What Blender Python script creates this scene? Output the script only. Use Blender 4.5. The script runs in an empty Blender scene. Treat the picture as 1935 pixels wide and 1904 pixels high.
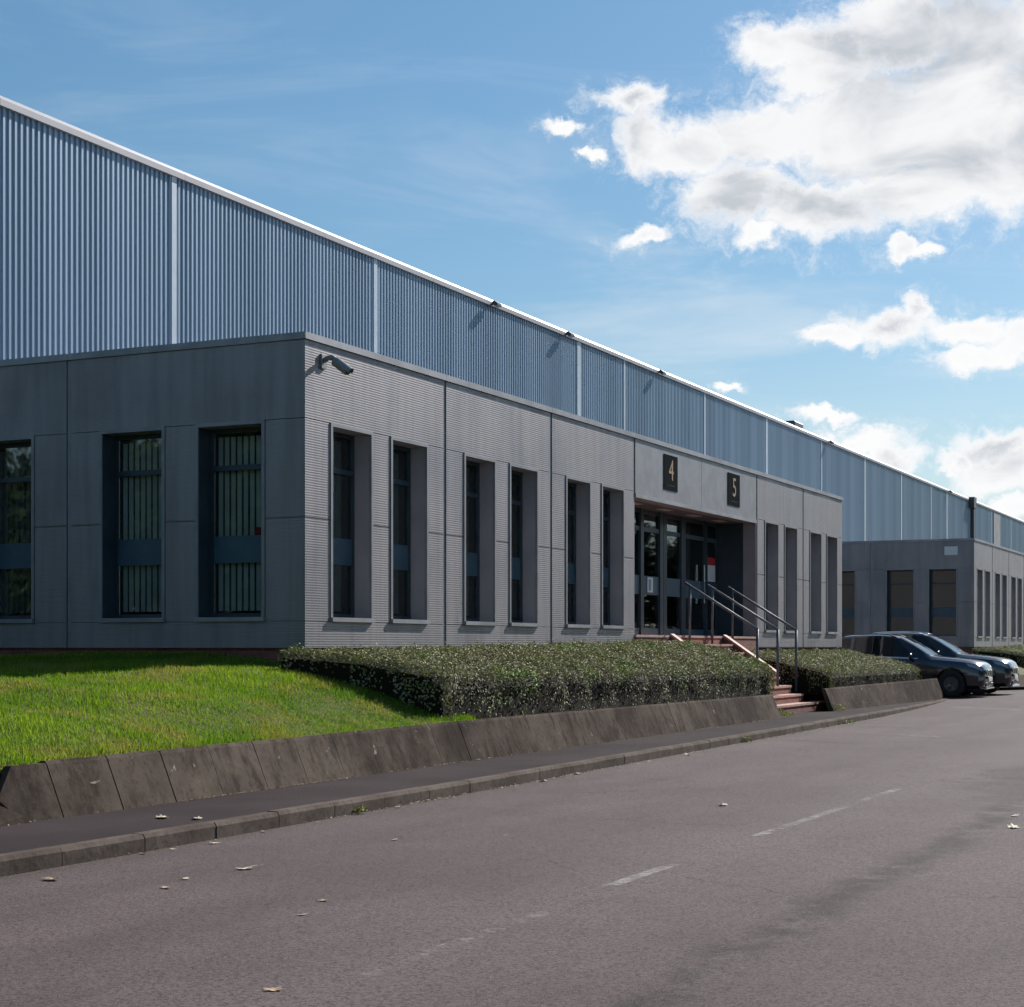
import bpy, bmesh, math, random
import numpy as np
from mathutils import Vector, Matrix

random.seed(7)
rng = np.random.default_rng(7)
R = math.radians
sc = bpy.context.scene
COL = sc.collection

# ------------------------------------------------------------------ camera
EYE = 1.5
cam_d = bpy.data.cameras.new('camera')
cam = bpy.data.objects.new('camera', cam_d)
COL.objects.link(cam)
cam.location = (0, 0, EYE)
cam.rotation_euler = (R(90), 0, R(25.6 - 90))
cam_d.sensor_fit = 'HORIZONTAL'
cam_d.sensor_width = 36
cam_d.lens = 36 * 3209 / 1935
cam_d.shift_y = (1222 - 952) / 1935
cam_d.clip_end = 6000
sc.camera = cam

# ------------------------------------------------------------------ light
SUN_AZ, SUN_EL = 12.8, 33.0          # azimuth measured from +X towards -Y
S = Vector((math.cos(R(SUN_EL)) * math.cos(R(SUN_AZ)), -math.cos(R(SUN_EL)) * math.sin(R(SUN_AZ)), math.sin(R(SUN_EL))))
sun_d = bpy.data.lights.new('sun', 'SUN')
sun_d.energy = 5.0
sun_d.angle = R(0.53)
sun_d.color = (1.0, 0.96, 0.915)
sun = bpy.data.objects.new('sun', sun_d)
COL.objects.link(sun)
sun.rotation_euler = S.to_track_quat('Z', 'Y').to_euler()
sc.view_settings.view_transform = 'Standard'
sc.view_settings.look = 'None'
sc.view_settings.exposure = 0.62
sc.view_settings.gamma = 1.0
sc.view_settings.use_curve_mapping = False
sc.render.engine = 'CYCLES'
sc.cycles.use_denoising = True
sc.cycles.max_bounces = 6
sc.cycles.use_adaptive_sampling = True
sc.cycles.adaptive_threshold = 0.02
sc.cycles.adaptive_min_samples = 16
sc.cycles.transparent_max_bounces = 12
sc.cycles.sample_clamp_indirect = 6.0

# ------------------------------------------------------------------ sky with clouds (world)
W = bpy.data.worlds.new('World')
sc.world = W
W.use_nodes = True
W.cycles.sampling_method = 'MANUAL'
W.cycles.sample_map_resolution = 512
wt = W.node_tree
wt.nodes.clear()


class N:
    """tiny node-graph helper"""
    def __init__(s, t): s.t = t
    def new(s, k, **kw):
        n = s.t.nodes.new(k)
        for a, v in kw.items(): setattr(n, a, v)
        return n
    def put(s, sock, v):
        if hasattr(v, 'links') or isinstance(v, bpy.types.NodeSocket): s.t.links.new(v, sock)
        else: sock.default_value = v
    def m(s, op, a, b=None, c=None, clamp=False):
        n = s.new('ShaderNodeMath', operation=op, use_clamp=clamp)
        s.put(n.inputs[0], a)
        if b is not None: s.put(n.inputs[1], b)
        if c is not None: s.put(n.inputs[2], c)
        return n.outputs[0]
    def v(s, op, a, b=None, out=0):
        n = s.new('ShaderNodeVectorMath', operation=op)
        s.put(n.inputs[0], a)
        if b is not None: s.put(n.inputs[1], b)
        return n.outputs[out]
    def noise(s, vec, scale, detail=4, rough=.55, dist=0., lac=2., out='Fac'):
        n = s.new('ShaderNodeTexNoise')
        s.put(n.inputs['Vector'], vec)
        n.inputs['Scale'].default_value = scale
        n.inputs['Detail'].default_value = detail
        n.inputs['Roughness'].default_value = rough
        n.inputs['Lacunarity'].default_value = lac
        n.inputs['Distortion'].default_value = dist
        return n.outputs[out]
    def ramp(s, x, lo, hi, a=0., b=1., smooth=True):
        n = s.new('ShaderNodeMapRange', interpolation_type='SMOOTHSTEP' if smooth else 'LINEAR')
        s.put(n.inputs[0], x)
        n.inputs[1].default_value = lo; n.inputs[2].default_value = hi
        n.inputs[3].default_value = a; n.inputs[4].default_value = b
        return n.outputs[0]
    def mix(s, f, a, b, mode='MIX'):
        n = s.new('ShaderNodeMix', data_type='RGBA', blend_type=mode)
        s.put(n.inputs[0], f)
        for i, q in ((6, a), (7, b)):
            if isinstance(q, (tuple, list)): q = (*q[:3], 1)
            s.put(n.inputs[i], q)
        return n.outputs[2]


g = N(wt)
tc = g.new('ShaderNodeTexCoord')
D3 = g.v('NORMALIZE', tc.outputs['Generated'])
sx = g.new('ShaderNodeSeparateXYZ'); wt.links.new(D3, sx.inputs[0])
az = g.m('MULTIPLY', g.m('ARCTAN2', sx.outputs[1], sx.outputs[0]), 180 / math.pi)
el = g.m('MULTIPLY', g.m('ARCSINE', sx.outputs[2]), 180 / math.pi)
cb = g.new('ShaderNodeCombineXYZ')
wt.links.new(az, cb.inputs[0]); wt.links.new(el, cb.inputs[1])
P = cb.outputs[0]
sky = g.new('ShaderNodeTexSky', sky_type='NISHITA', sun_disc=False)
sky.sun_elevation = R(SUN_EL)
sky.sun_rotation = math.atan2(S.x, S.y)
sky.altitude = 50
sky.air_density = 1.0
sky.dust_density = 0.25
sky.ozone_density = 1.6

# cumulus: each cloud is a set of overlapping ellipses (azimuth, elevation, half-width, half-height in degrees), broken up by noise
CLOUDS = [
    (21.72, 17.79, 1.41, 0.63),
    (21.19, 16.72, 1.16, 1.00),
    (19.68, 16.36, 2.16, 1.03),
    (16.70, 19.29, 1.58, 0.83),
    (15.14, 18.66, 2.32, 1.41),
    (12.74, 19.29, 2.82, 1.41),
    (10.06, 19.23, 2.82, 1.83),
    (17.05, 16.59, 2.49, 1.33),
    (13.76, 16.67, 3.49, 2.16),
    (10.56, 16.62, 3.65, 2.66),
    (18.28, 14.75, 1.83, 1.25),
    (15.48, 14.24, 2.82, 1.20),
    (12.06, 14.64, 3.32, 1.25),
    (9.23, 14.93, 2.82, 1.41),
    (17.22, 13.47, 1.00, 0.46),
    (23.95, 16.93, 0.70, 0.30),
    (23.02, 16.01, 0.53, 0.23),
    (21.37, 13.46, 1.10, 0.37),
    (12.88, 12.91, 0.56, 0.46),
    (12.15, 12.64, 0.73, 0.28),
    (14.79, 10.14, 1.33, 0.43),
    (13.08, 10.34, 1.74, 0.66),
    (12.06, 10.84, 0.75, 0.56),
    (10.56, 10.24, 1.74, 0.63),
    (10.22, 9.28, 1.66, 0.50),
    (8.74, 9.85, 1.49, 0.86),
    (15.14, 7.51, 1.00, 0.33),
    (14.02, 6.74, 1.91, 0.50),
    (13.08, 6.25, 1.16, 0.50),
    (9.73, 6.45, 1.83, 0.70),
    (9.23, 5.75, 1.83, 0.83),
    (10.72, 6.02, 1.16, 0.40),
    (9.15, 4.51, 1.33, 0.43),
    (18.36, 8.51, 0.56, 0.23),
    (6.96, 18.33, 3.32, 2.49),
    (6.48, 15.19, 2.99, 2.32),
    (6.80, 9.41, 1.99, 1.00),
    (6.96, 5.77, 2.32, 1.00),
]
skyc = g.v('SCALE', sky.outputs[0]); g.put(skyc.node.inputs['Scale'], g.ramp(el, 3, 24, .055, .070, smooth=False))
hs = g.new('ShaderNodeHueSaturation'); hs.inputs['Hue'].default_value = .491; hs.inputs['Saturation'].default_value = 1.2
wt.links.new(skyc, hs.inputs['Color'])
# thin high veil and low haze
streak = g.ramp(g.noise(g.v('MULTIPLY', P, (.07, .30, 1)), 1.0, 5, .6, .8), .44, .78, 0, .62)
streak = g.m('MULTIPLY', streak, g.ramp(el, 3, 24, 1.0, .15))
base = g.mix(streak, hs.outputs[0], (.52, .555, .585))
base = g.mix(g.ramp(el, 0, 12, .55, .0), base, (.36, .455, .535))
# scattered cumulus over the rest of the sky, on a flat layer
zc = g.m('ADD', g.m('MAXIMUM', sx.outputs[2], 0.0), .12)
cc = g.new('ShaderNodeCombineXYZ'); [wt.links.new(zc, cc.inputs[i]) for i in range(3)]
pl = g.v('DIVIDE', D3, cc.outputs[0])
field = g.noise(pl, .9, 5, .55)
away = g.m('MAXIMUM', g.ramp(g.m('ABSOLUTE', g.m('SUBTRACT', az, 25.0)), 22, 32), g.ramp(el, 25, 34))
fmask = g.m('MULTIPLY', g.ramp(field, .60, .70), away)
WHITE, GREY = (.645, .645, .65), (.365, .39, .425)
rest = g.mix(fmask, base, g.mix(g.ramp(field, .6, .75), WHITE, GREY))
bgA = g.new('ShaderNodeBackground'); wt.links.new(rest, bgA.inputs[0])
# the clouds in view: overlapping ellipses, frayed by noise
w1 = g.v('SUBTRACT', g.noise(P, .42, 6, .62, out='Color'), (.5, .5, .5))
sc1 = g.v('SCALE', w1); sc1.node.inputs['Scale'].default_value = 2.5
Pw = g.v('ADD', P, sc1)
dens = thick = None
for a0, e0, hw, hh in CLOUDS:
    q = g.v('MULTIPLY', g.v('SUBTRACT', Pw, (a0, e0, 0)), (1 / hw, 1 / hh, 0))
    f = g.m('SUBTRACT', 1.0, g.v('LENGTH', q, out=1))
    dens = f if dens is None else g.m('MAXIMUM', dens, f)
    f2 = g.m('MULTIPLY', f, min(hw, hh))
    thick = f2 if thick is None else g.m('MAXIMUM', thick, f2)
fine = g.noise(g.v('MULTIPLY', Pw, (.8, 1.15, 1)), 1.5, 6, .68)
dtot = g.m('ADD', dens, g.m('MULTIPLY', g.m('SUBTRACT', fine, .5), .85))
wisp = g.m('MULTIPLY', g.ramp(dtot, -.75, .15), g.ramp(fine, .42, .72, 0, .5))
mask = g.m('MAXIMUM', g.ramp(dtot, -.20, .46), wisp)
bil = g.noise(g.v('MULTIPLY', g.v('ADD', P, (3.3, -.55, 0)), (.75, 1.35, 1)), .30, 5, .52, .5)
deep = g.ramp(g.m('ADD', thick, g.m('MULTIPLY', g.m('SUBTRACT', fine, .5), .8)), .08, .85)
shade = g.m('MULTIPLY', deep, g.ramp(bil, .40, .72))
shade = g.m('MINIMUM', g.m('ADD', shade, g.m('MULTIPLY', deep, .14)), 1.0)
ccol = g.mix(shade, WHITE, GREY)
bgB = g.new('ShaderNodeBackground'); wt.links.new(g.mix(mask, rest, ccol), bgB.inputs[0])
# the patch of sky that holds those clouds
inside = g.m('MULTIPLY', g.m('LESS_THAN', g.m('ABSOLUTE', g.m('SUBTRACT', az, 10.0)), 18.0), g.m('LESS_THAN', el, 30.0))
mx = g.new('ShaderNodeMixShader'); wt.links.new(inside, mx.inputs[0])
wt.links.new(bgA.outputs[0], mx.inputs[1]); wt.links.new(bgB.outputs[0], mx.inputs[2])
wo = g.new('ShaderNodeOutputWorld'); wt.links.new(mx.outputs[0], wo.inputs[0])

# ------------------------------------------------------------------ materials
MATS = {}


def mat(name, color, rough=.6, metal=0., var=.0, vscale=3., bump=0., bscale=40., spec=.5, coat=0., build=None):
    m = bpy.data.materials.new(name); m.use_nodes = True
    t = m.node_tree; b = t.nodes['Principled BSDF']; n = N(t)
    b.inputs['Base Color'].default_value = (*color, 1)
    b.inputs['Roughness'].default_value = rough
    b.inputs['Metallic'].default_value = metal
    b.inputs['Specular IOR Level'].default_value = spec
    b.inputs['Coat Weight'].default_value = coat
    geo = n.new('ShaderNodeNewGeometry')
    pos = geo.outputs['Position']
    c = None
    if var:
        f = n.noise(pos, vscale, 6, .6)
        lo = tuple(x * (1 - var) for x in color); hi = tuple(min(1, x * (1 + var)) for x in color)
        c = n.mix(n.ramp(f, .3, .7), lo, hi)
        t.links.new(c, b.inputs['Base Color'])
    if bump:
        bn = n.new('ShaderNodeBump'); bn.inputs['Strength'].default_value = bump; bn.inputs['Distance'].default_value = .01
        t.links.new(n.noise(pos, bscale, 5, .6), bn.inputs['Height'])
        t.links.new(bn.outputs[0], b.inputs['Normal'])
    if build: build(n, t, b, pos, c)
    MATS[name] = m
    return m


def b_clad(n, t, b, pos, c):
    # micro-ribbed metal cladding: fine horizontal ribs, rain streaks
    s = n.new('ShaderNodeSeparateXYZ'); t.links.new(pos, s.inputs[0])
    w = n.m('SINE', n.m('MULTIPLY', s.outputs[2], 2 * math.pi / .034))
    bn = n.new('ShaderNodeBump'); bn.inputs['Strength'].default_value = .2; bn.inputs['Distance'].default_value = .004
    t.links.new(w, bn.inputs['Height']); t.links.new(bn.outputs[0], b.inputs['Normal'])
    sv = n.v('MULTIPLY', pos, (3.2, 3.2, .22))
    streak = n.noise(sv, 1.6, 5, .6)
    blot = n.noise(pos, .8, 4, .6)
    cc = n.mix(n.ramp(streak, .35, .75), (.280, .262, .272), (.216, .203, .211))
    cc = n.mix(n.ramp(blot, .45, .75, 0, .6), cc, (.215, .200, .204))
    t.links.new(cc, b.inputs['Base Color'])
    t.links.new(n.ramp(blot, .3, .7, .42, .56), b.inputs['Roughness'])


mat('cladding', (.37, .37, .38), .5, .5, build=b_clad)
mat('trim', (.24, .24, .255), .5, .5, var=.12, vscale=2.5)
mat('cap', (.28, .28, .295), .5, .5, var=.2, vscale=1.5)
mat('wall_core', (.27, .255, .275), .6, .0, var=.12, vscale=1.2)
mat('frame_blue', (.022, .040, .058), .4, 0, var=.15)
mat('spandrel', (.04, .085, .12), .45, 0, var=.15)
mat('interior', (.14, .148, .155), .8)
mat('interior_floor', (.12, .12, .13), .9)
mat('blind', (.86, .86, .84), .7, var=.1)
mat('white', (.75, .75, .75), .6)
mat('red', (.5, .03, .04), .6)
mat('green', (.25, .35, .05), .6)
mat('dark_metal', (.06, .065, .07), .45, .2)
mat('rail', (.10, .118, .14), .5, .0, var=.15)
mat('camera_grey', (.22, .23, .24), .5, .1, var=.1)
mat('sign_plate', (.028, .031, .033), .9, spec=.0)
mat('caption_grey', (.075, .07, .06), .8, spec=.0)
mat('gold', (.27, .17, .075), .6, .0)
mat('light_panel', (.45, .45, .44), .4)
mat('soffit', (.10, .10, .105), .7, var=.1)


def b_sheet(n, t, b, pos, c):
    sv = n.v('MULTIPLY', pos, (2.2, 2.2, .08))
    f = n.noise(sv, 1.0, 4, .6)
    s = n.new('ShaderNodeSeparateXYZ'); t.links.new(pos, s.inputs[0])
    sheet = n.m('FRACT', n.m('MULTIPLY', n.m('FLOOR', n.m('DIVIDE', s.outputs[0], 1.02)), .618))
    f2 = n.m('ADD', n.m('MULTIPLY', f, .5), n.m('MULTIPLY', sheet, .5))
    cc = n.mix(n.ramp(f2, .25, .75), (.195, .275, .365), (.25, .34, .44))
    t.links.new(cc, b.inputs['Base Color'])


mat('sheeting', (.37, .44, .52), .42, .35, build=b_sheet)
mat('flashing', (.43, .485, .55), .4, .2, var=.06)
mat('eave', (.30, .30, .32), .45, .1, var=.08, vscale=.8)


def b_asphalt(n, t, b, pos, c):
    s = n.new('ShaderNodeSeparateXYZ'); t.links.new(pos, s.inputs[0])
    x, y = s.outputs[0], s.outputs[1]
    big = n.noise(pos, .28, 4, .6)
    mid = n.noise(n.v('MULTIPLY', pos, (.5, 1.7, 1)), 1.1, 4, .65)
    grain = n.noise(pos, 55, 3, .8)
    spk = n.noise(pos, 190, 1, .6)
    cc = n.mix(n.ramp(big, .3, .7), (.092, .067, .065), (.130, .097, .095))
    cc = n.mix(n.ramp(mid, .4, .75, 0, .5), cc, (.070, .050, .049))
    # tyre-polished strip beside the centre line, darker joint seam along the lane
    dy = n.m('ABSOLUTE', n.m('SUBTRACT', y, 4.0))
    cc = n.mix(n.m('MULTIPLY', n.ramp(dy, 0, .9, .42, 0), n.ramp(mid, .3, .6)), cc, (.160, .128, .130))
    wav = n.m('MULTIPLY', n.m('SUBTRACT', n.noise(n.v('MULTIPLY', pos, (1, .0, 0)), .35, 3), .5), .7)
    dy2 = n.m('ABSOLUTE', n.m('SUBTRACT', n.m('SUBTRACT', y, wav), 2.62))
    brk = n.m('MULTIPLY', n.ramp(n.noise(pos, 2.2, 4, .7), .36, .58), n.ramp(grain, .35, .6, .55, 1))
    cc = n.mix(n.m('MULTIPLY', n.ramp(dy2, .02, .30, 1.0, 0), brk), cc, (.012, .009, .009))
    # wheel tracks and a few hairline cracks
    for yy, hw in ((1.35, .5), (5.6, .55), (6.9, .4)):
        dt = n.m('ABSOLUTE', n.m('SUBTRACT', n.m('SUBTRACT', y, wav), yy))
        cc = n.mix(n.m('MULTIPLY', n.ramp(dt, .05, hw, .30, 0), n.ramp(big, .35, .65)), cc, (.045, .032, .032))
    vo = n.new('ShaderNodeTexVoronoi', feature='DISTANCE_TO_EDGE'); vo.inputs['Scale'].default_value = .22
    t.links.new(n.v('ADD', pos, n.v('MULTIPLY', n.noise(pos, 1.3, 4, .6, out='Color'), (1.1, 1.1, 0))), vo.inputs['Vector'])
    cc = n.mix(n.m('MULTIPLY', n.ramp(vo.outputs['Distance'], .0, .005, .8, 0), n.ramp(n.noise(pos, .5, 2), .5, .6)), cc, (.012, .009, .009))
    # re-laid patch further off
    pv = n.v('MULTIPLY', n.v('SUBTRACT', pos, (20.5, 2.7, 0)), (.33, .95, 0))
    pr = n.m('ADD', n.v('LENGTH', pv, out=1), n.m('MULTIPLY', n.m('SUBTRACT', n.noise(pos, .9, 4), .5), 1.4))
    cc = n.mix(n.ramp(pr, .7, 1.15, .6, 0), cc, (.035, .026, .026))
    # dirt gathered along the kerb
    k = n.ramp(n.m('SUBTRACT', n.m('ADD', n.m('MULTIPLY', x, .026), 7.59), y), -.05, .4, .75, 0)
    cc = n.mix(n.m('MULTIPLY', k, n.ramp(mid, .25, .6)), cc, (.075, .06, .052))
    cc = n.mix(n.ramp(grain, .44, .60, .0, .8), cc, (.024, .017, .017))
    cc = n.mix(n.ramp(spk, .60, .70, 0, .7), cc, (.26, .21, .205))
    t.links.new(cc, b.inputs['Base Color'])
    bn = n.new('ShaderNodeBump'); bn.inputs['Strength'].default_value = .55; bn.inputs['Distance'].default_value = .006
    t.links.new(grain, bn.inputs['Height']); t.links.new(bn.outputs[0], b.inputs['Normal'])


mat('asphalt', (.1, .09, .09), .9, spec=.16, build=b_asphalt)


def b_path(n, t, b, pos, c):
    big = n.noise(pos, .7, 5, .6)
    grain = n.noise(pos, 80, 3, .7)
    cc = n.mix(n.ramp(big, .3, .7), (.034, .025, .026), (.054, .041, .042))
    cc = n.mix(n.ramp(grain, .4, .65, 0, .6), cc, (.035, .031, .031))
    t.links.new(cc, b.inputs['Base Color'])
    bn = n.new('ShaderNodeBump'); bn.inputs['Strength'].default_value = .5; bn.inputs['Distance'].default_value = .006
    t.links.new(grain, bn.inputs['Height']); t.links.new(bn.outputs[0], b.inputs['Normal'])


mat('path', (.08, .07, .07), .95, spec=.06, build=b_path)


def b_conc(n, t, b, pos, c):
    oi = n.new('ShaderNodeObjectInfo')
    big = n.noise(pos, 1.6, 6, .65)
    sm = n.noise(pos, 14, 5, .7)
    drip = n.noise(n.v('MULTIPLY', pos, (7, 7, .9)), 1.0, 4, .6)
    wide = n.noise(pos, .16, 3, .55)
    cc = n.mix(n.ramp(n.m('ADD', n.m('MULTIPLY', big, .55), n.m('MULTIPLY', wide, .55)), .40, .70), (.036, .027, .022), (.115, .089, .072))
    cc = n.mix(n.ramp(drip, .45, .7, 0, .65), cc, (.018, .013, .010))
    cc = n.mix(n.ramp(sm, .5, .7, 0, .5), cc, (.024, .018, .015))
    lich = n.noise(pos, 6.5, 4, .55, .8)
    cc = n.mix(n.ramp(lich, .675, .72, 0, .8), cc, (.26, .235, .215))
    rnd = n.ramp(oi.outputs['Random'], 0, 1, .92, 1.07, smooth=False)
    vm = n.new('ShaderNodeMix', data_type='RGBA', blend_type='MULTIPLY'); vm.inputs[0].default_value = 1
    t.links.new(cc, vm.inputs[6]); cx = n.new('ShaderNodeCombineColor')
    [t.links.new(rnd, cx.inputs[i]) for i in range(3)]
    t.links.new(cx.outputs[0], vm.inputs[7])
    t.links.new(vm.outputs[2], b.inputs['Base Color'])
    bn = n.new('ShaderNodeBump'); bn.inputs['Strength'].default_value = .5; bn.inputs['Distance'].default_value = .012
    t.links.new(sm, bn.inputs['Height']); t.links.new(bn.outputs[0], b.inputs['Normal'])


mat('concrete', (.2, .17, .14), .95, spec=.04, build=b_conc)
def b_kerb(n, t, b, pos, c):
    big = n.noise(pos, 2.2, 6, .65); sm = n.noise(pos, 18, 5, .7)
    cc = n.mix(n.ramp(big, .3, .7), (.075, .058, .048), (.135, .108, .092))
    cc = n.mix(n.ramp(sm, .48, .7, 0, .6), cc, (.045, .034, .028))
    t.links.new(cc, b.inputs['Base Color'])
    bn = n.new('ShaderNodeBump'); bn.inputs['Strength'].default_value = .5; bn.inputs['Distance'].default_value = .01
    t.links.new(sm, bn.inputs['Height']); t.links.new(bn.outputs[0], b.inputs['Normal'])


mat('kerb', (.2, .17, .15), .95, spec=.06, build=b_kerb)


def b_brick(n, t, b, pos, c):
    s = n.new('ShaderNodeSeparateXYZ'); t.links.new(pos, s.inputs[0])
    k = n.new('ShaderNodeCombineXYZ'); t.links.new(n.m('ADD', s.outputs[0], s.outputs[1]), k.inputs[0]); t.links.new(s.outputs[2], k.inputs[1])
    bt = n.new('ShaderNodeTexBrick')
    t.links.new(k.outputs[0], bt.inputs['Vector'])
    bt.inputs['Scale'].default_value = 1
    bt.inputs['Brick Width'].default_value = .225; bt.inputs['Row Height'].default_value = .075
    bt.inputs['Mortar Size'].default_value = .006
    bt.inputs['Color1'].default_value = (.27, .10, .075, 1); bt.inputs['Color2'].default_value = (.20, .075, .06, 1)
    bt.inputs['Mortar'].default_value = (.2, .16, .14, 1)
    cc = n.mix(n.ramp(n.noise(pos, 4, 5), .4, .8, 0, .5), bt.outputs['Color'], (.12, .06, .05))
    t.links.new(cc, b.inputs['Base Color'])


mat('brick', (.3, .1, .08), .8, spec=.2, build=b_brick)
mat('tread', (.40, .22, .175), .75, var=.25, vscale=5, bump=.2)


def b_lawn(n, t, b, pos, c):
    big = n.noise(pos, .9, 5, .6)
    cc = n.mix(n.ramp(big, .4, .7), (.055, .085, .012), (.12, .095, .035))
    t.links.new(cc, b.inputs['Base Color'])


mat('lawn_soil', (.05, .07, .015), .9, spec=.1, build=b_lawn)
mat('soil', (.05, .036, .025), .95, var=.3, vscale=6, bump=.6, spec=.1)


def b_attr_leaf(lo, mid, hi, dry, trans=.25, dryamt=.12):
    def f(n, t, b, pos, c):
        at = n.new('ShaderNodeAttribute', attribute_name='rnd')
        r = at.outputs['Fac']
        cc = n.mix(n.ramp(r, 0, .5, smooth=False), lo, mid)
        cc = n.mix(n.ramp(r, .5, 1, smooth=False), cc, hi)
        patch = n.noise(pos, 1.1, 5, .6)
        cc = n.mix(n.ramp(patch, .48, .66, 0, dryamt), cc, dry)
        t.links.new(cc, b.inputs['Base Color'])
        tr = n.new('ShaderNodeBsdfTranslucent'); t.links.new(n.mix(1, cc, (1.25, 1.35, .6), 'MULTIPLY'), tr.inputs[0])
        ms = n.new('ShaderNodeMixShader'); ms.inputs[0].default_value = trans
        t.links.new(b.outputs[0], ms.inputs[1]); t.links.new(tr.outputs[0], ms.inputs[2])
        t.links.new(ms.outputs[0], t.nodes['Material Output'].inputs[0])
    return f


mat('grass', (.1, .15, .03), .6, spec=.25, build=b_attr_leaf((.045, .115, .006), (.125, .215, .012), (.26, .315, .030), (.28, .22, .08), .45, .65))
mat('hedge_leaf', (.06, .08, .03), .65, spec=.2, build=b_attr_leaf((.065, .072, .034), (.245, .238, .125), (.38, .35, .22), (.15, .26, .028), .08, .75))
mat('bark_core_shade', (.018, .014, .010), .9, spec=.1)  # tree trunks, and hedge cores where the near-black paints inner shade
mat('weed', (.08, .13, .02), .6, build=b_attr_leaf((.05, .09, .015), (.10, .15, .02), (.20, .19, .04), (.22, .18, .05), .3, .6))
mat('tree_leaf', (.03, .045, .015), .6, spec=.2, var=.4, vscale=1.5)
mat('dry_leaf', (.36, .25, .15), .7, var=.3, vscale=20)
mat('pale_leaf', (.52, .42, .31), .7, var=.25, vscale=20)


def b_paint(n, t, b, pos, c):
    wear = n.noise(pos, 5.5, 7, .72)
    big = n.noise(pos, 1.1, 3, .5)
    oi = n.new('ShaderNodeObjectInfo')
    k = n.m('ADD', n.m('ADD', wear, n.m('MULTIPLY', big, .35)), n.m('MULTIPLY', n.m('SUBTRACT', oi.outputs['Alpha'], .5), .6))
    a = n.m('MULTIPLY', n.ramp(k, .58, .90, 0, .55), n.ramp(n.noise(pos, 60, 3, .7), .35, .55, .3, 1))
    tr = n.new('ShaderNodeBsdfTransparent')
    ms = n.new('ShaderNodeMixShader')
    t.links.new(a, ms.inputs[0]); t.links.new(tr.outputs[0], ms.inputs[1]); t.links.new(b.outputs[0], ms.inputs[2])
    t.links.new(ms.outputs[0], t.nodes['Material Output'].inputs[0])


mat('road_paint', (.42, .39, .365), .7, build=b_paint)
mat('tar', (.03, .028, .028), .7, build=b_paint)


def glass(name, tint, rough=.02, refl=1.0):
    m = bpy.data.materials.new(name); m.use_nodes = True
    t = m.node_tree; t.nodes.clear(); n = N(t)
    fr = n.new('ShaderNodeFresnel'); fr.inputs[0].default_value = 1.52
    gl = n.new('ShaderNodeBsdfGlossy'); gl.inputs['Roughness'].default_value = rough
    tr = n.new('ShaderNodeBsdfTransparent'); tr.inputs[0].default_value = (*tint, 1)
    ms = n.new('ShaderNodeMixShader'); t.links.new(n.m('MULTIPLY', fr.outputs[0], refl, clamp=True), ms.inputs[0])
    t.links.new(tr.outputs[0], ms.inputs[1]); t.links.new(gl.outputs[0], ms.inputs[2])
    o = n.new('ShaderNodeOutputMaterial'); t.links.new(ms.outputs[0], o.inputs[0])
    MATS[name] = m


glass('window_glass', (.74, .80, .80), refl=.85)
mat('car_glass', (.008, .012, .014), .03, spec=.45)
mat('car_blue', (.006, .010, .022), .25, .1, coat=1.0)
mat('car_navy', (.006, .008, .014), .25, .1, coat=1.0)
mat('car_trim', (.012, .012, .013), .55)
mat('chrome', (.75, .76, .78), .15, 1.0)
mat('tyre', (.015, .015, .015), .8)
mat('alloy', (.20, .21, .22), .3, .8)
mat('headlamp', (.28, .31, .34), .08, .4, coat=1.0)
mat('plate', (.7, .7, .68), .4)

# ------------------------------------------------------------------ helpers


def link(name, me, m=None, parent=None, loc=(0, 0, 0), smooth=False):
    o = bpy.data.objects.new(name, me); COL.objects.link(o)
    if m is not None:
        me.materials.append(MATS[m] if isinstance(m, str) else m)
    o.location = loc
    if parent is not None:
        o.parent = parent
    if smooth:
        me.polygons.foreach_set('use_smooth', [True] * len(me.polygons))
    return o


def wloc(o):
    v = Vector((0, 0, 0))
    while o is not None:
        v += Vector(o.location); o = o.parent
    return v


def tag(o, label, cat, group=None):
    o['label'] = label; o['category'] = cat
    if group: o['group'] = group
    return o


def thing(name, loc, label, cat, group=None):
    o = bpy.data.objects.new(name, None); COL.objects.link(o)
    o.location = loc; o.empty_display_size = .2
    return tag(o, label, cat, group)


def structure(o, kind='structure'):
    o['kind'] = kind; return o


def mesh(name, verts, faces):
    me = bpy.data.meshes.new(name); me.from_pydata([tuple(v) for v in verts], [], faces); me.update(); return me


def pmesh(name, verts, faces, m, parent=None, smooth=False):
    """mesh object from world coordinates; origin at its own centre"""
    vs = [Vector(v) for v in verts]
    lo = Vector([min(v[i] for v in vs) for i in range(3)]); hi = Vector([max(v[i] for v in vs) for i in range(3)])
    c = (lo + hi) / 2
    me = mesh(name, [v - c for v in vs], faces)
    loc = c - (wloc(parent) if parent else Vector((0, 0, 0)))
    return link(name, me, m, parent, loc, smooth)


BOXF = [(0, 1, 3, 2), (4, 6, 7, 5), (0, 4, 5, 1), (2, 3, 7, 6), (0, 2, 6, 4), (1, 5, 7, 3)]
_boxcache = {}


def box(name, x0, x1, y0, y1, z0, z1, m, parent=None, bev=0.):
    c = Vector(((x0 + x1) / 2, (y0 + y1) / 2, (z0 + z1) / 2))
    s = (round(abs(x1 - x0) / 2, 4), round(abs(y1 - y0) / 2, 4), round(abs(z1 - z0) / 2, 4))
    key = (s, m, bev)
    me = _boxcache.get(key)
    if me is None:
        v = [(a * s[0], b * s[1], d * s[2]) for a in (-1, 1) for b in (-1, 1) for d in (-1, 1)]
        me = mesh(name, v, BOXF)
        if bev:
            bm = bmesh.new(); bm.from_mesh(me)
            bmesh.ops.bevel(bm, geom=bm.edges[:], offset=bev, segments=1, affect='EDGES')
            bm.to_mesh(me); bm.free()
        me.materials.append(MATS[m])
        _boxcache[key] = me
    loc = c - (wloc(parent) if parent else Vector((0, 0, 0)))
    return link(name, me, None, parent, loc)


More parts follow.
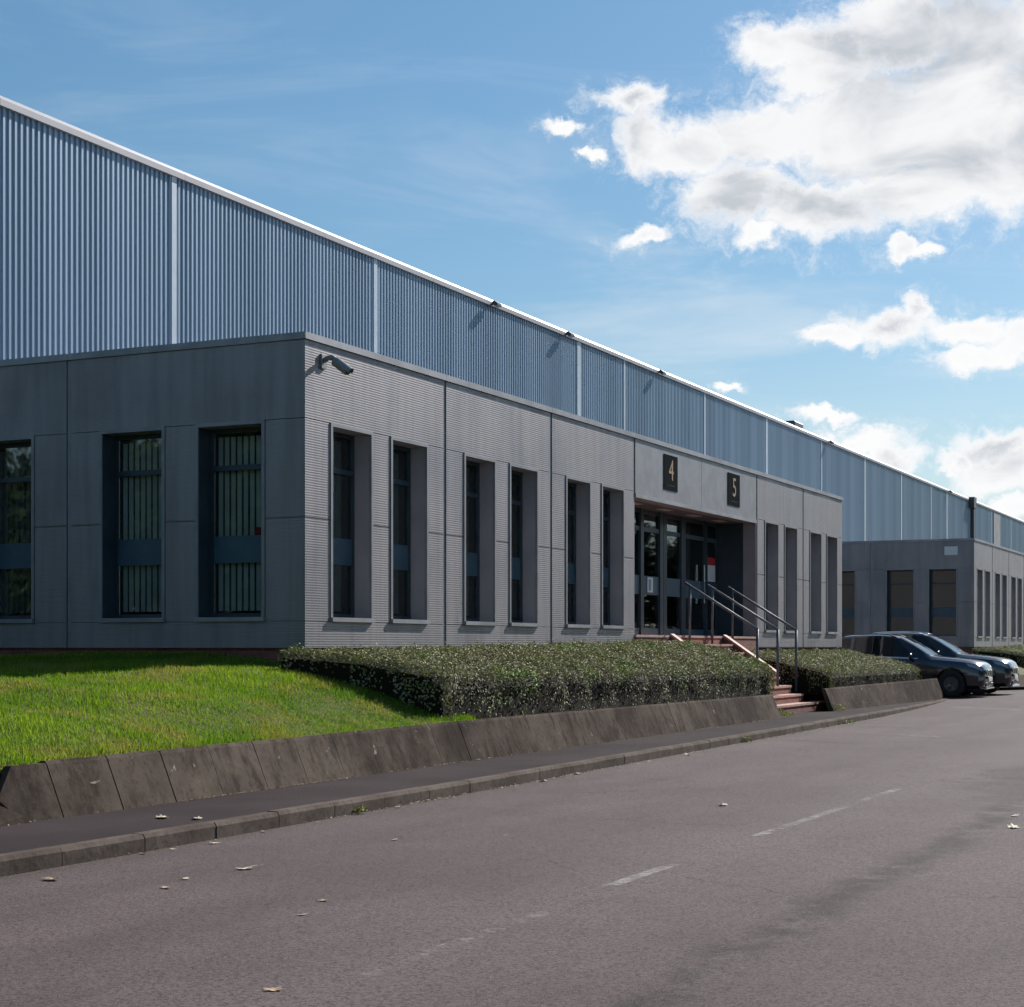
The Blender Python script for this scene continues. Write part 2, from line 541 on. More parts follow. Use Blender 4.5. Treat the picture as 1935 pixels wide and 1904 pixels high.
def prism(name, poly, axis, a0, a1, m, parent=None):
    """extrude a polygon given in the two other axes along axis (0 x, 1 y, 2 z)"""
    def p(q, a):
        v = [0, 0, 0]; o = [i for i in range(3) if i != axis]
        v[axis] = a; v[o[0]] = q[0]; v[o[1]] = q[1]; return v
    k = len(poly)
    vs = [p(q, a0) for q in poly] + [p(q, a1) for q in poly]
    fs = [tuple(range(k)), tuple(range(2 * k - 1, k - 1, -1))] + [(i, i + k, (i + 1) % k + k, (i + 1) % k) for i in range(k)]
    o = pmesh(name, vs, fs, m, parent)
    bm = bmesh.new(); bm.from_mesh(o.data); bmesh.ops.recalc_face_normals(bm, faces=bm.faces); bm.to_mesh(o.data); bm.free()
    return o


def tube(name, pts, r, m, parent=None, seg=10, cap=True):
    pts = [Vector(p) for p in pts]
    vs, fs = [], []
    for i, p in enumerate(pts):
        a = pts[max(i - 1, 0)]; b = pts[min(i + 1, len(pts) - 1)]
        d = (b - a).normalized()
        up = Vector((0, 0, 1)) if abs(d.z) < .95 else Vector((1, 0, 0))
        u = d.cross(up).normalized(); w = u.cross(d)
        for k in range(seg):
            t = 2 * math.pi * k / seg
            vs.append(p + (u * math.cos(t) + w * math.sin(t)) * r)
    for i in range(len(pts) - 1):
        for k in range(seg):
            fs.append((i * seg + k, i * seg + (k + 1) % seg, (i + 1) * seg + (k + 1) % seg, (i + 1) * seg + k))
    if cap:
        fs.append(tuple(range(seg - 1, -1, -1))); fs.append(tuple((len(pts) - 1) * seg + k for k in range(seg)))
    return pmesh(name, vs, fs, m, parent, True)


def kids(o): return [c for c in bpy.data.objects if c.parent is o]


def copy_tree(o, parent=None, cmap=None):
    if cmap is None:
        cmap = {}
        for c in bpy.data.objects:
            if c.parent: cmap.setdefault(c.parent.name, []).append(c)
    c = o.copy(); COL.objects.link(c); c.parent = parent
    for ch in cmap.get(o.name, []): copy_tree(ch, c, cmap)
    return c


def lerp_tab(x, tab):
    return float(np.interp(x, [t[0] for t in tab], [t[1] for t in tab]))


# ------------------------------------------------------------------ site levels
SITE2 = 47.28
RZ = [(-200, -.02), (0, -.01), (36, -.005), (42, .04), (47, .09), (60, .09), (300, .3)]
def road_z(x): return lerp_tab(x, RZ)
PZ = [(-200, .11), (36, .112), (41, .105), (44, .095), (46.6, .092)]
def path_z(x): return lerp_tab(x, PZ)
KX1 = 46.6
KY = [(-200, 7.85), (10, 7.85), (15.4, 7.96), (20, 8.07), (27, 8.28), (33, 8.45), (37, 8.56), (40, 8.68), (43, 8.84), (45.5, 9.05), (46.6, 9.22)]
def kerb_y(x): return lerp_tab(x, KY)
def base_y(x): return lerp_tab(x, [(5, 9.2), (12, 9.23), (18.6, 9.36), (32, 9.5), (37, 9.48), (46.6, 9.25)])
def wtop_z(x): return lerp_tab(x, [(5, .56), (12, .565), (20, .585), (32, .565), (37, .60), (47, .64)])

FX, FY = 19.02, 12.14
YW = 24.0

# ground reaching the horizon, under everything
structure(link('ground', mesh('ground', [(-1500, -2500, -.4), (3500, -2500, -.4), (3500, 2500, -.4), (-1500, 2500, -.4)], [(0, 1, 2, 3)]), 'lawn_soil'))

# road, with the yard between the two office blocks
xs = sorted(set([-60, -20] + list(range(0, 47)) + [46.6, 47, 48, 50, 53, 55.5, 56.2, 58, 62, 66, 75, 100, 150, 260]))
def road_edge(x):
    if x <= 46.6: return kerb_y(x) - .003
    if x < 55.5: return 23.9
    return lerp_tab(x, [(55.5, 23.9), (55.6, 9.4), (58, 8.3), (62, 7.85), (300, 7.85)])
vs, fs = [], []
xs = sorted(set(xs + [46.601, 55.499, 55.6]))
for i, x in enumerate(xs):
    for y in (-9.0, -4, 0, 3, 6, road_edge(x)):
        vs.append((x, y, road_z(x) - .02 * (abs(y - 3.5) / 8) ** 2 * (1 if y < 8 else 0)))
    if i:
        for k in range(5):
            a = (i - 1) * 6 + k; b = i * 6 + k
            fs.append((a, b, b + 1, a + 1))
structure(link('road', mesh('road', vs, fs), 'asphalt'))
# verge on the far side of the road (behind the view)
structure(link('verge', mesh('verge', [(-60, -60, .05), (260, -60, .3), (260, -9.0, .3), (-60, -9.0, .05)], [(0, 1, 2, 3)]), 'lawn_soil'))

# footway
vs, fs = [], []
xs = [-30, -10, 0] + [x * .5 for x in range(4, 93)] + [46.55]
xs = sorted(set(xs + [31.85, 31.86, 35.74, 35.75]))
for i, x in enumerate(xs):
    back = base_y(x) + .06 if not (31.855 <= x <= 35.745) else 10.1
    if x > 46: back = base_y(x)
    front = kerb_y(x) + .12
    for k in range(3):
        y = front + (back - front) * k / 2
        vs.append((x, min(y, back), path_z(x) - .004))
    if i:
        for k in range(2):
            a = (i - 1) * 3 + k; b = i * 3 + k
            fs.append((a, b, b + 1, a + 1))
structure(link('footway', mesh('footway', vs, fs), 'path'))

# kerb, stone by stone
kerb = structure(bpy.data.objects.new('kerb', None)); COL.objects.link(kerb)
x = 1.9 - .915 * 2
stones = 0
while x < 46.4:
    L = .905
    x1 = min(x + L, 46.55)
    pts = []
    j = random.uniform(-.004, .004); jz = random.uniform(-.004, .004)
    for xx in (x, x1):
        y0 = kerb_y(xx) + j; zt = path_z(xx) + .004 + jz; zb = road_z(xx) - .1
        ch = min(.03, max(.004, (zt - road_z(xx)) * .4))
        pts.append([(xx, y0, zb), (xx, y0, zt - ch), (xx, y0 + ch * .7, zt), (xx, y0 + .125, zt), (xx, y0 + .125, zb)])
    vs = pts[0] + pts[1]
    fs = [(4, 3, 2, 1, 0), (5, 6, 7, 8, 9)] + [(i, i + 5, i + 6, i + 1) for i in range(4)]
    fs = [tuple(reversed(f)) for f in fs]
    pmesh('kerb_stone', vs, fs, 'kerb', kerb)
    x += .915

# sloping retaining wall of leaning concrete slabs
def slab(x0, x1, parent, tilt=0., cut=None):
    g_ = .001
    a, b_ = x0 + g_, x1 - g_
    vs = []
    for xx in (a, b_):
        yb, zb = base_y(xx), path_z(xx) - .06
        yt, zt = yb + .215 + tilt, wtop_z(xx) + random.uniform(-.003, .003)
        n = Vector((0, -(zt - zb), (yt - yb))).normalized()
        # outer face, chamfered head, back
        dy = random.uniform(-.002, .002)
        vs += [(xx, yb + dy, zb), (xx, yt - .012 + dy, zt - .03), (xx, yt + .012 + dy, zt), (xx, yt + .075, zt - .004), (xx, yb + .13, zb)]
    fs = [(0, 1, 2, 3, 4), (9, 8, 7, 6, 5)] + [(i, i + 5, i + 6, i + 1) for i in range(4)]
    o = pmesh('slab', vs, fs, 'concrete', parent)
    bm = bmesh.new(); bm.from_mesh(o.data); bmesh.ops.recalc_face_normals(bm, faces=bm.faces); bm.to_mesh(o.data); bm.free()
    return o


rw = thing('retaining_wall', (11.3, 9.65, .1), 'long low wall of leaning brown concrete slabs in front of lawn and hedge', 'wall', 'leaning slab walls')
xx = 10.88
while xx < 31.4:
    w = .755
    k = round((xx - 10.88) / .755)
    gap = .014 if k in (1, 2, 10, 20) else .0
    slab(xx + gap, xx + w - .002, rw, random.uniform(-.002, .002))
    xx += w
WALL_END = xx
# mitred end slab and the low fallen corner slab at the lawn corner
x0 = 10.88
yb, zb = base_y(x0), path_z(x0) - .05
vs = [(x0 - .016, yb, zb), (x0 - .016, yb + .205, .545), (x0 - .016, yb + .26, .545), (x0 - .016, yb + .14, zb),
      (x0 - .40, yb + .02, zb), (x0 - .42, yb + .205, .55), (x0 - .45, yb + .27, .545), (x0 - .52, yb + .16, zb), (x0 - .62, yb + .16, .30)]
fs = [(0, 1, 5, 8, 4), (1, 2, 6, 5), (2, 3, 7, 6), (5, 6, 7, 8), (4, 8, 7), (0, 4, 7, 3), (0, 3, 2, 1)]
o = pmesh('end_slab', vs, fs, 'concrete', rw)
bm = bmesh.new(); bm.from_mesh(o.data); bmesh.ops.recalc_face_normals(bm, faces=bm.faces); bm.to_mesh(o.data); bm.free()
x1 = x0 - .42
vs = [(x1, yb - .01, zb), (x1 - .03, yb + .035, .16), (x1 - .25, yb + .13, .27), (x1 - .85, yb + .16, .25), (x1 - .9, yb - .01, zb),
      (x1 - .02, yb + .12, zb), (x1 - .25, yb + .2, .25), (x1 - .85, yb + .24, .23), (x1 - .9, yb + .2, zb)]
fs = [(0, 1, 2, 3, 4), (1, 5, 6, 2), (2, 6, 7, 3), (3, 7, 8, 4), (0, 4, 8, 5), (0, 5, 1), (5, 8, 7, 6)]
o = pmesh('corner_slab', vs, fs, 'concrete', rw)
bm = bmesh.new(); bm.from_mesh(o.data); bmesh.ops.recalc_face_normals(bm, faces=bm.faces); bm.to_mesh(o.data); bm.free()

rw2 = thing('retaining_wall', (35.8, 9.4, .1), 'short low wall of leaning concrete slabs between entrance steps and parked cars', 'wall', 'leaning slab walls')
xx = 35.8
while xx < 45.8:
    slab(xx, xx + .755 - (.012 if round((xx - 35.8) / .755) in (7, 10) else .002), rw2, random.uniform(-.002, .002))
    xx += .755
WALL2_END = xx

# planting ground behind the walls: lawn, then beds under the hedges
def smooth(t):
    t = max(0., min(1., t)); return t * t * (3 - 2 * t)
def lawn_z(x, y):
    y0 = base_y(x) + .27
    t = max(0., min(1., (y - y0) / 4.2)); z = .54 + (.84 - .05 * (19 - x)) * (1 - (1 - t) ** 2)
    if x < 11.0:
        z = .13 + (z - .13) * smooth((x - 8.6) / 2.2)
    return z + .02 * math.sin(x * 2.1 + y * 1.3) * smooth((y - y0) / 1.)


def sheet(name, xs, yfun, ny, zfun, m):
    vs, fs = [], []
    for i, x in enumerate(xs):
        ya, yb_ = yfun(x)
        for k in range(ny + 1):
            y = ya + (yb_ - ya) * k / ny
            vs.append((x, y, zfun(x, y)))
        if i:
            for k in range(ny):
                a = (i - 1) * (ny + 1) + k; b = i * (ny + 1) + k
                fs.append((a, b, b + 1, a + 1))
    return structure(link(name, mesh(name, vs, fs), m, smooth=True))


sheet('lawn', [7 + .4 * i for i in range(30)] + [19.0], lambda x: (base_y(x) + .24, 23.9), 36, lawn_z, 'lawn_soil')
sheet('bed', [19.001 + .5 * i for i in range(27)] + [32.75], lambda x: (base_y(x) + .24, FY + .2), 8, lambda x, y: .53 + .3 * smooth((y - 9.8) / 2.2), 'soil')
sheet('bed', [36.85 + .5 * i for i in range(19)] + [46.2], lambda x: (base_y(x) + .24, FY + .2), 8, lambda x, y: .55 + .3 * smooth((y - 9.8) / 2.2), 'soil')

# ------------------------------------------------------------------ warehouse
wh = thing('warehouse', (24, YW, 0), 'tall warehouse clad in vertical pale blue-grey ribbed sheeting behind the offices', 'warehouse')
EAVE = 12.36
PITCH = .17


def corrugated(x0, x1, z0, z1):
    n = max(1, round((x1 - x0) / PITCH)); p = (x1 - x0) / n
    vs, fs = [], []
    prof = []
    for i in range(n):
        b = x0 + i * p
        prof += [(b, 0), (b + p * .50, 0), (b + p * .58, -.036), (b + p * .92, -.036)]
    prof.append((x1, 0))
    for (xx, yy) in prof:
        vs += [(xx, YW + yy, z0), (xx, YW + yy, z1)]
    for i in range(len(prof) - 1):
        fs.append((2 * i, 2 * i + 2, 2 * i + 3, 2 * i + 1))
    return pmesh('cladding_sheet', vs, fs, 'sheeting', wh)


STRIPS = [22.6, 31.96, 41.17, 55.52, 59.86, 69.09, 78.01, 87.76, 97.1, 106.43, 115.3, 120.6, 129.0, 138.3, 147.5, 156.8, 175, 200, 230]
WIDEs = {31.96: .16, 41.17: .17, 55.52: .30, 59.86: .12, 69.09: .14, 78.01: .26, 87.76: .14, 97.1: .24, 106.43: .24, 120.6: .28, 129.0: .30}
prev = 14.0
for sx_ in STRIPS:
    w = WIDEs.get(sx_, .16)
    corrugated(prev, sx_ - w / 2, .3, EAVE)
    box('downpipe' if sx_ == 129.0 else 'joint_flashing', sx_ - w / 2 - .01, sx_ + w / 2 + .01, YW - .05, YW + .01, .3, EAVE - .02, 'flashing', wh)
    prev = sx_ + w / 2
# inner wall, roof and eave
box('wall', 14, 230, YW + .06, YW + .3, 0, EAVE - .05, 'wall_core', wh)
vs = [(14, YW + .2, EAVE), (230, YW + .2, EAVE), (230, YW + 60, EAVE + 3.2), (14, YW + 60, EAVE + 3.2)]
pmesh('roof', vs, [(0, 1, 2, 3)], 'sheeting', wh)
ex = 14.0
k = 0
while ex < 230:
    L = 6.1 if ex < 60 else 12.2
    x1 = min(ex + L, 230)
    # eave capping: sloped weathered face with drip edge
    prism('eave_capping', [(YW - .10, EAVE - .03), (YW - .10, EAVE + .10), (YW - .03, EAVE + .19), (YW + .22, EAVE + .21), (YW + .22, EAVE - .02)], 0, ex + .004, x1 - .004, 'eave', wh)
    ex = x1
# far hopper and pipe
hp = box('hopper', 128.6, 129.6, YW - .45, YW - .06, EAVE - .55, EAVE + .25, 'dark_metal', wh)
box('hopper_pipe', 129.35, 129.6, YW - .30, YW - .06, 5, EAVE - .55, 'dark_metal', wh)
box('louvre', 139, 142, YW - .09, YW - .05, 7, EAVE - .2, 'wall_core', wh)

EL = [(48.44, 'first dark floodlight on the warehouse eave, above the ribbed bay'), (54.26, 'second dark floodlight on the eave, its arm standing above the capping'),
      (63.36, 'third dark floodlight on the eave, above the entrance signs'), (89.0, 'small floodlight on the eave below the roof vent'), (120.9, 'farthest small floodlight on the warehouse eave')]
for fx, lab in EL:
    t_ = thing('floodlight', (fx, YW, EAVE), lab, 'floodlight', 'floodlights along the warehouse eave')
    tube('arm', [(fx, YW - .08, EAVE + .02), (fx, YW - .14, EAVE + .07), (fx, YW - .20, EAVE + .05)], .035, 'dark_metal', t_)
    prism('lamp_head', [(YW - .36, EAVE - .05), (YW - .36, EAVE + .02), (YW - .24, EAVE + .11), (YW - .17, EAVE + .08), (YW - .19, EAVE - .03)], 0, fx - .16, fx + .16, 'dark_metal', t_)
    box('lens', fx - .13, fx + .13, YW - .34, YW - .22, EAVE - .075, EAVE - .052, 'light_panel', t_)
rv = thing('roof_vent', (90.6, YW + 3, EAVE + .2), 'dark grey square ventilation cowl on the warehouse roof', 'vent')
box('base', 90.1, 91.2, YW + 2.2, YW + 3.2, EAVE + .2, EAVE + .9, 'dark_metal', rv)
box('cowl', 89.8, 91.5, YW + 2.0, YW + 3.4, EAVE + .9, EAVE + 1.42, 'dark_metal', rv, .05)

# ------------------------------------------------------------------ office block
BAY = 3.945
WINS = ((.68, 1.71), (2.32, 3.35))
ZB, ZJ1, ZW0, ZJ2, ZW1, ZJ3, ZC, ZT = 1.48, 1.86, 1.89, 3.21, 4.48, 4.52, 5.56, 5.65
office = thing('office_block', (FX, FY, ZB), 'low silver-grey panelled office block with the 4 and 5 entrance', 'building', 'flat-roofed office blocks')
LEN = 7 * BAY
SIDE = 3 * BAY
FR = 0   # 0: front (faces the road), 1: side (faces the lawn)


def fbox(name, fr, u0, u1, n0, n1, z0, z1, m, parent, bev=0.):
    if fr == 0: return box(name, FX + u0, FX + u1, FY - n1, FY - n0, z0, z1, m, parent, bev)
    return box(name, FX - n1, FX - n0, FY + u0, FY + u1, z0, z1, m, parent, bev)


def holed_wall(name, fr, us, zs, holes, n0, n1, m, parent):
    us = sorted(set(us)); zs = sorted(set(zs))
    def hole(i, j):
        if i < 0 or j < 0 or i >= len(us) - 1 or j >= len(zs) - 1: return True
        u = (us[i] + us[i + 1]) / 2; z = (zs[j] + zs[j + 1]) / 2
        return any(a < u < b and c < z < d for a, b, c, d in holes)
    vs, fs, idx = [], [], {}
    def V(i, j, s):
        k = (i, j, s)
        if k not in idx:
            n = n1 if s else n0
            idx[k] = len(vs)
            vs.append((FX + us[i], FY - n, zs[j]) if fr == 0 else (FX - n, FY + us[i], zs[j]))
        return idx[k]
    for i in range(len(us) - 1):
        for j in range(len(zs) - 1):
            if hole(i, j): continue
            for s in (0, 1): fs.append((V(i, j, s), V(i + 1, j, s), V(i + 1, j + 1, s), V(i, j + 1, s)))
            if hole(i - 1, j): fs.append((V(i, j, 0), V(i, j, 1), V(i, j + 1, 1), V(i, j + 1, 0)))
            if hole(i + 1, j): fs.append((V(i + 1, j, 0), V(i + 1, j, 1), V(i + 1, j + 1, 1), V(i + 1, j + 1, 0)))
            if hole(i, j - 1): fs.append((V(i, j, 0), V(i, j, 1), V(i + 1, j, 1), V(i + 1, j, 0)))
            if hole(i, j + 1): fs.append((V(i, j + 1, 0), V(i, j + 1, 1), V(i + 1, j + 1, 1), V(i + 1, j + 1, 0)))
    o = pmesh(name, vs, fs, m, parent)
    bm = bmesh.new(); bm.from_mesh(o.data); bmesh.ops.recalc_face_normals(bm, faces=bm.faces); bm.to_mesh(o.data); bm.free()
    return o


ENT0, ENT1 = 3 * BAY, 5 * BAY
SOF = 4.42
FLOOR = 1.73
front_bays = [0, 1, 2, 5, 6]
fh, uu = [], [.03, LEN]
for b in front_bays:
    for a, c in WINS: fh.append((b * BAY + a, b * BAY + c, ZW0, ZW1)); uu += [b * BAY + a, b * BAY + c]
fh.append((ENT0 + .02, ENT1 - .02, .9, SOF)); uu += [ENT0 + .02, ENT1 - .02]
holed_wall('wall', 0, uu, [ZB + .002, ZW0, ZW1, SOF, ZC - .02], fh, -.33, -.03, 'wall_core', office)
sh, uu = [], [.332, SIDE]
for b in range(3):
    for a, c in WINS: sh.append((b * BAY + a, b * BAY + c, ZW0, ZW1)); uu += [b * BAY + a, b * BAY + c]
holed_wall('wall', 1, uu, [ZB + .002, ZW0, ZW1, ZC - .02], sh, -.33, -.03, 'wall_core', office)
box('wall', FX + LEN - .3, FX + LEN - .001, FY + .332, FY + SIDE, ZB, ZC - .02, 'cladding', office)

# plinth, floors, ceiling, back wall
box('plinth', FX + .08, FX + LEN - .1, FY + .08, FY + SIDE, -.1, ZB, 'brick', office)
box('floor', FX + .34, FX + LEN - .34, FY + 1.4, FY + SIDE - .1, 1.70, 1.725, 'interior_floor', office)
box('ceiling', FX + .34, FX + LEN - .34, FY + .34, FY + SIDE - .1, 4.62, 4.66, 'interior', office)
box('back_wall', FX + .34, FX + LEN - .34, FY + 6.4, FY + 6.5, 1.73, 4.62, 'interior', office)
box('roof', FX + .1, FX + LEN - .1, FY + .34, FY + SIDE + .03, 5.3, 5.45, 'wall_core', office)
for q in (1, 2, 3, 5, 6):
    box('partition', FX + q * BAY - .05, FX + q * BAY + .05, FY + 1.3, FY + 6.4, 1.73, 4.62, 'interior', office)


def window(fr, u0, u1, blinds=0, detail=True):
    W_ = .052
    # proud metal surround
    def F(name, a, b, n0, n1, c, d, m, par): return fbox(name, fr, a, b, n0, n1, c, d, m, par)
    par = office
    # surround as one ring mesh
    vs = []
    for n in (-.03, .014):
        for (a, b, c, d) in ((u0 - W_, u1 + W_, ZW0 - .0, ZW1 + W_), (u0, u1, ZW0 - .0, ZW1)):
            for (u, z) in ((a, c), (b, c), (b, d), (a, d)):
                vs.append((FX + u, FY - n, z) if fr == 0 else (FX - n, FY + u, z))
    fs = []
    for i in (1, 2, 3):
        j = (i + 1) % 4
        fs += [(8 + i, 8 + j, 12 + j, 12 + i), (i, 4 + i, 4 + j, j), (i, j, 8 + j, 8 + i), (4 + i, 12 + i, 12 + j, 4 + j)]
    fs += [(0, 4, 12, 8), (1, 9, 13, 5)]
    w = pmesh('window', vs, fs, 'trim', par)
    bm = bmesh.new(); bm.from_mesh(w.data); bmesh.ops.recalc_face_normals(bm, faces=bm.faces); bm.to_mesh(w.data); bm.free()
    if fr == 1:
        F('dark_jamb_sheet', u1 - .012, u1 - .001, -.262, -.004, ZW0 + .006, ZW1 - .004, 'frame_blue', w)  # thin navy sheet added over one jamb to make that reveal dark
    F('sill', u0 - W_, u1 + W_, -.30, .045, ZW0 - .055, ZW0 + .004, 'cap', w)
    n0, n1 = -.33, -.265
    zt, s0, s1 = 3.94, 2.64, 3.01
    g_ = .003
    F('frame', u0 + g_, u0 + .055, n0, n1, ZW0 + .005, ZW1 - g_, 'frame_blue', w)
    F('frame', u1 - .055, u1 - g_, n0, n1, ZW0 + .005, ZW1 - g_, 'frame_blue', w)
    F('frame', u0 + .056, u1 - .056, n0, n1, ZW1 - .06, ZW1 - g_, 'frame_blue', w)
    F('frame', u0 + .056, u1 - .056, n0, n1, ZW0 + .005, ZW0 + .06, 'frame_blue', w)
    F('transom', u0 + .056, u1 - .056, n0, n1 + .006, zt - .035, zt + .035, 'frame_blue', w)
    F('spandrel', u0 + .056, u1 - .056, n0, n1 - .012, s0, s1, 'spandrel', w)
    for c, d in ((ZW0 + .06, s0), (s1, zt - .035), (zt + .035, ZW1 - .06)):
        F('pane', u0 + .056, u1 - .056, -.305, -.297, c + .001, d - .001, 'window_glass', w)
    if blinds:
        n = 9; st = (u1 - u0 - .1) / n
        if fr == 0: n, st = 3, .085
        for k in range(n):
            uc = u0 + (.05 if fr == 1 else .60) + st * (k + .5)
            ang = R(24) if fr == 1 else R(6)
            hw = .031 if fr == 1 else .041
            c0, c1 = ZW0 + .1, ZW1 - .1
            du, dn = hw * math.cos(ang), hw * math.sin(ang)
            q = [(uc - du, -.38 - dn), (uc + du, -.38 + dn)]
            vs = []
            for (u, nn) in q:
                for z in (c0, c1): vs.append((FX + u, FY - nn, z) if fr == 0 else (FX - nn, FY + u, z))
            pmesh('blind_slat', vs, [(0, 2, 3, 1)], 'blind', w)
    return w


def clad_bay(fr, b, first=False):
    a, c = b * BAY + .045, (b + 1) * BAY - .045
    if first: a = .0 if fr == 0 else .032
    o_ = b * BAY
    n0, n1 = -.03, 0
    P_ = 'cladding_panel'
    fbox(P_, fr, a, c, n0, n1, ZJ3 + .006, ZC - .004, 'cladding', office)
    fbox(P_, fr, a, c, n0, n1, ZB, ZJ1 - .03, 'cladding', office)
    piers = [(a, o_ + WINS[0][0] - .058), (o_ + WINS[0][1] + .058, o_ + WINS[1][0] - .058), (o_ + WINS[1][1] + .058, c)]
    for p0, p1 in piers:
        fbox(P_, fr, p0, p1, n0, n1, ZJ1 - .018, ZJ2 - .006, 'cladding', office)
        fbox(P_, fr, p0, p1, n0, n1, ZJ2 + .006, ZJ3 - .006, 'cladding', office)
    if b < (6 if fr == 0 else 2):
        fbox('joint_strip', fr, c + .008, c + .082, -.03, -.014, ZB, ZC - .004, 'trim', office)
    for k, (p0, p1) in enumerate(WINS):
        window(fr, o_ + p0, o_ + p1, blinds=(fr == 1 and b < 2) or (fr == 0 and b < 3))


for b in front_bays: clad_bay(0, b, b == 0)
for b in range(3): clad_bay(1, b, b == 0)
# joint strip left of the entrance bay and fascia panels above it
for q in (3, 4):
    fbox('fascia_panel', 0, q * BAY + (.045 if q == 3 else .006), (q + 1) * BAY - (.006 if q == 3 else .045), -.03, 0, SOF + .07, ZC - .004, 'trim', office)
fbox('fascia_trim', 0, ENT0 + .045, ENT1 - .045, -.03, .016, SOF - .012, SOF + .066, 'cap', office)
fbox('joint_strip', 0, ENT1 - .037, ENT1 + .037, -.03, -.014, ZB, ZC - .004, 'trim', office)
# parapet capping
for b in range(7):
    fbox('parapet_cap', 0, b * BAY + (-.028 if b == 0 else .003), (b + 1) * BAY - .003, -.36, .028, ZC, ZT, 'cap', office)
for b in range(3):
    fbox('parapet_cap', 1, b * BAY + (.362 if b == 0 else .003), (b + 1) * BAY - .003, -.36, .028, ZC, ZT, 'cap', office)

# entrance recess
RY = 1.0
e0, e1 = FX + ENT0 + .02, FX + ENT1 - .02
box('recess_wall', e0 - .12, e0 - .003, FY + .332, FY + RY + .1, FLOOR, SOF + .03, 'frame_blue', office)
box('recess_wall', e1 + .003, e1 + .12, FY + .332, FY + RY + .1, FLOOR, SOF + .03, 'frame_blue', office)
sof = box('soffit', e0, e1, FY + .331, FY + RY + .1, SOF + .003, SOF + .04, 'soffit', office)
for lx in (32.3, 34.1, 35.9, 37.7):
    box('downlight', lx - .28, lx + .28, FY + .48, FY + .68, SOF - .012, SOF + .001, 'light_panel', sof)
land = box('landing', e0 + .001, e1 - .001, FY - .02, FY + 1.6, .3, FLOOR - .05, 'brick', office)
box('landing_edge', e0 + .002, e1 - .002, FY - .035, FY + 1.6, FLOOR - .049, FLOOR, 'tread', land)
# glazed screen
scr = bpy.data.objects.new('entrance_screen', None); COL.objects.link(scr); scr.parent = office
scr.location = Vector((e0, FY + RY, FLOOR)) - wloc(office)
y0, y1 = FY + RY - .04, FY + RY + .04
mull = [(e0 + .001, e0 + .09), (31.85, 31.95), (32.75, 32.85), (33.62, 33.80), (34.78, 34.98), (35.0, 35.20), (36.14, 36.30), (36.33, 36.47), (37.74, 37.93), (e1 - .08, e1 - .001)]
for a, b in mull:
    box('mullion', a, b, y0 - (.02 if b - a > .15 else 0), y1, FLOOR + .001, SOF - .001, 'frame_blue', scr)
spans = [(mull[i][1], mull[i + 1][0]) for i in range(len(mull) - 1) if mull[i + 1][0] - mull[i][1] > .1]
for a, b in spans:
    door = a > 36.4 and a < 37
    box('bottom_rail', a + .001, b - .001, y0 + .01, y1 - .01, FLOOR + .001, FLOOR + .16, 'spandrel', scr)
    box('mid_panel', a + .001, b - .001, y0 + .012, y1 - .01, 2.61, 3.01, 'spandrel', scr)
    box('top_rail', a + .001, b - .001, y0 + .005, y1 - .005, 3.96, 4.05, 'spandrel', scr)
    box('head_rail', a + .001, b - .001, y0 + .005, y1 - .005, SOF - .08, SOF - .001, 'frame_blue', scr)
    for c, d in ((FLOOR + .16, 2.61), (3.01, 3.96), (4.05, SOF - .08)):
        box('pane', a + .001, b - .001, FY + RY - .005, FY + RY + .005, c + .001, d - .001, 'window_glass', scr)
box('door_handle', 37.60, 37.63, y0 - .07, y0 - .04, 2.5, 3.4, 'chrome', scr)
# notices behind and on the entrance glass
nt = thing('notice', (38.27, FY + RY - .05, 3.1), 'white notice with red heading on the glass beside the entrance door', 'notice')
box('sheet', 37.97, 38.58, FY + RY - .024, FY + RY - .012, 3.03, 3.42, 'white', nt)
box('heading', 37.97, 38.58, FY + RY - .024, FY + RY - .012, 3.425, 3.60, 'red', nt)
nt = thing('poster', (34.2, FY + RY - .05, 2.7), 'small pale blue poster on the entrance mid panel', 'notice')
box('sheet', 34.05, 34.35, FY + RY - .055, FY + RY - .032, 2.66, 2.98, 'white', nt)
mat('poster_blue', (.10, .35, .42), .6)
box('print', 34.10, 34.22, FY + RY - .060, FY + RY - .0555, 2.7, 2.94, 'poster_blue', nt)

# ------------------------------------------------------------------ unit signs
def text_mesh(body, size, ext):
    c = bpy.data.curves.new('txt', 'FONT'); c.body = body; c.size = size; c.extrude = ext; c.align_x = 'CENTER'; c.align_y = 'CENTER'; c.offset = .002
    o = bpy.data.objects.new('txt', c); COL.objects.link(o)
    bpy.context.view_layer.update()
    me = bpy.data.meshes.new_from_object(o.evaluated_get(bpy.context.evaluated_depsgraph_get()))
    bpy.data.objects.remove(o); return me


for dig, x0, x1, z0, z1, lab in (('4', 32.47, 33.27, 4.70, 5.42, 'dark plate reading 4 above the left half of the entrance'), ('5', 36.57, 37.42, 4.69, 5.42, 'dark plate reading 5 above the door end of the entrance')):
    t_ = thing('unit_sign', ((x0 + x1) / 2, FY, z0), lab, 'sign', 'unit number signs')
    box('plate', x0, x1, FY - .014, FY - .002, z0, z1, 'sign_plate', t_)
    me = text_mesh(dig, .60, .003)
    # condensed, thin numerals
    lo = Vector([min(v.co[i] for v in me.vertices) for i in range(3)]); hi = Vector([max(v.co[i] for v in me.vertices) for i in range(3)])
    for v in me.vertices: v.co -= (lo + hi) / 2
    o = link('numeral', me, 'gold', t_, Vector(((x0 + x1) / 2, FY - .0185, z0 + .42)) - wloc(t_))
    o.rotation_euler = (R(90), 0, 0)
    box('caption', x0 + .2, x1 - .2, FY - .0175, FY - .0145, z0 + .085, z0 + .11, 'caption_grey', t_)

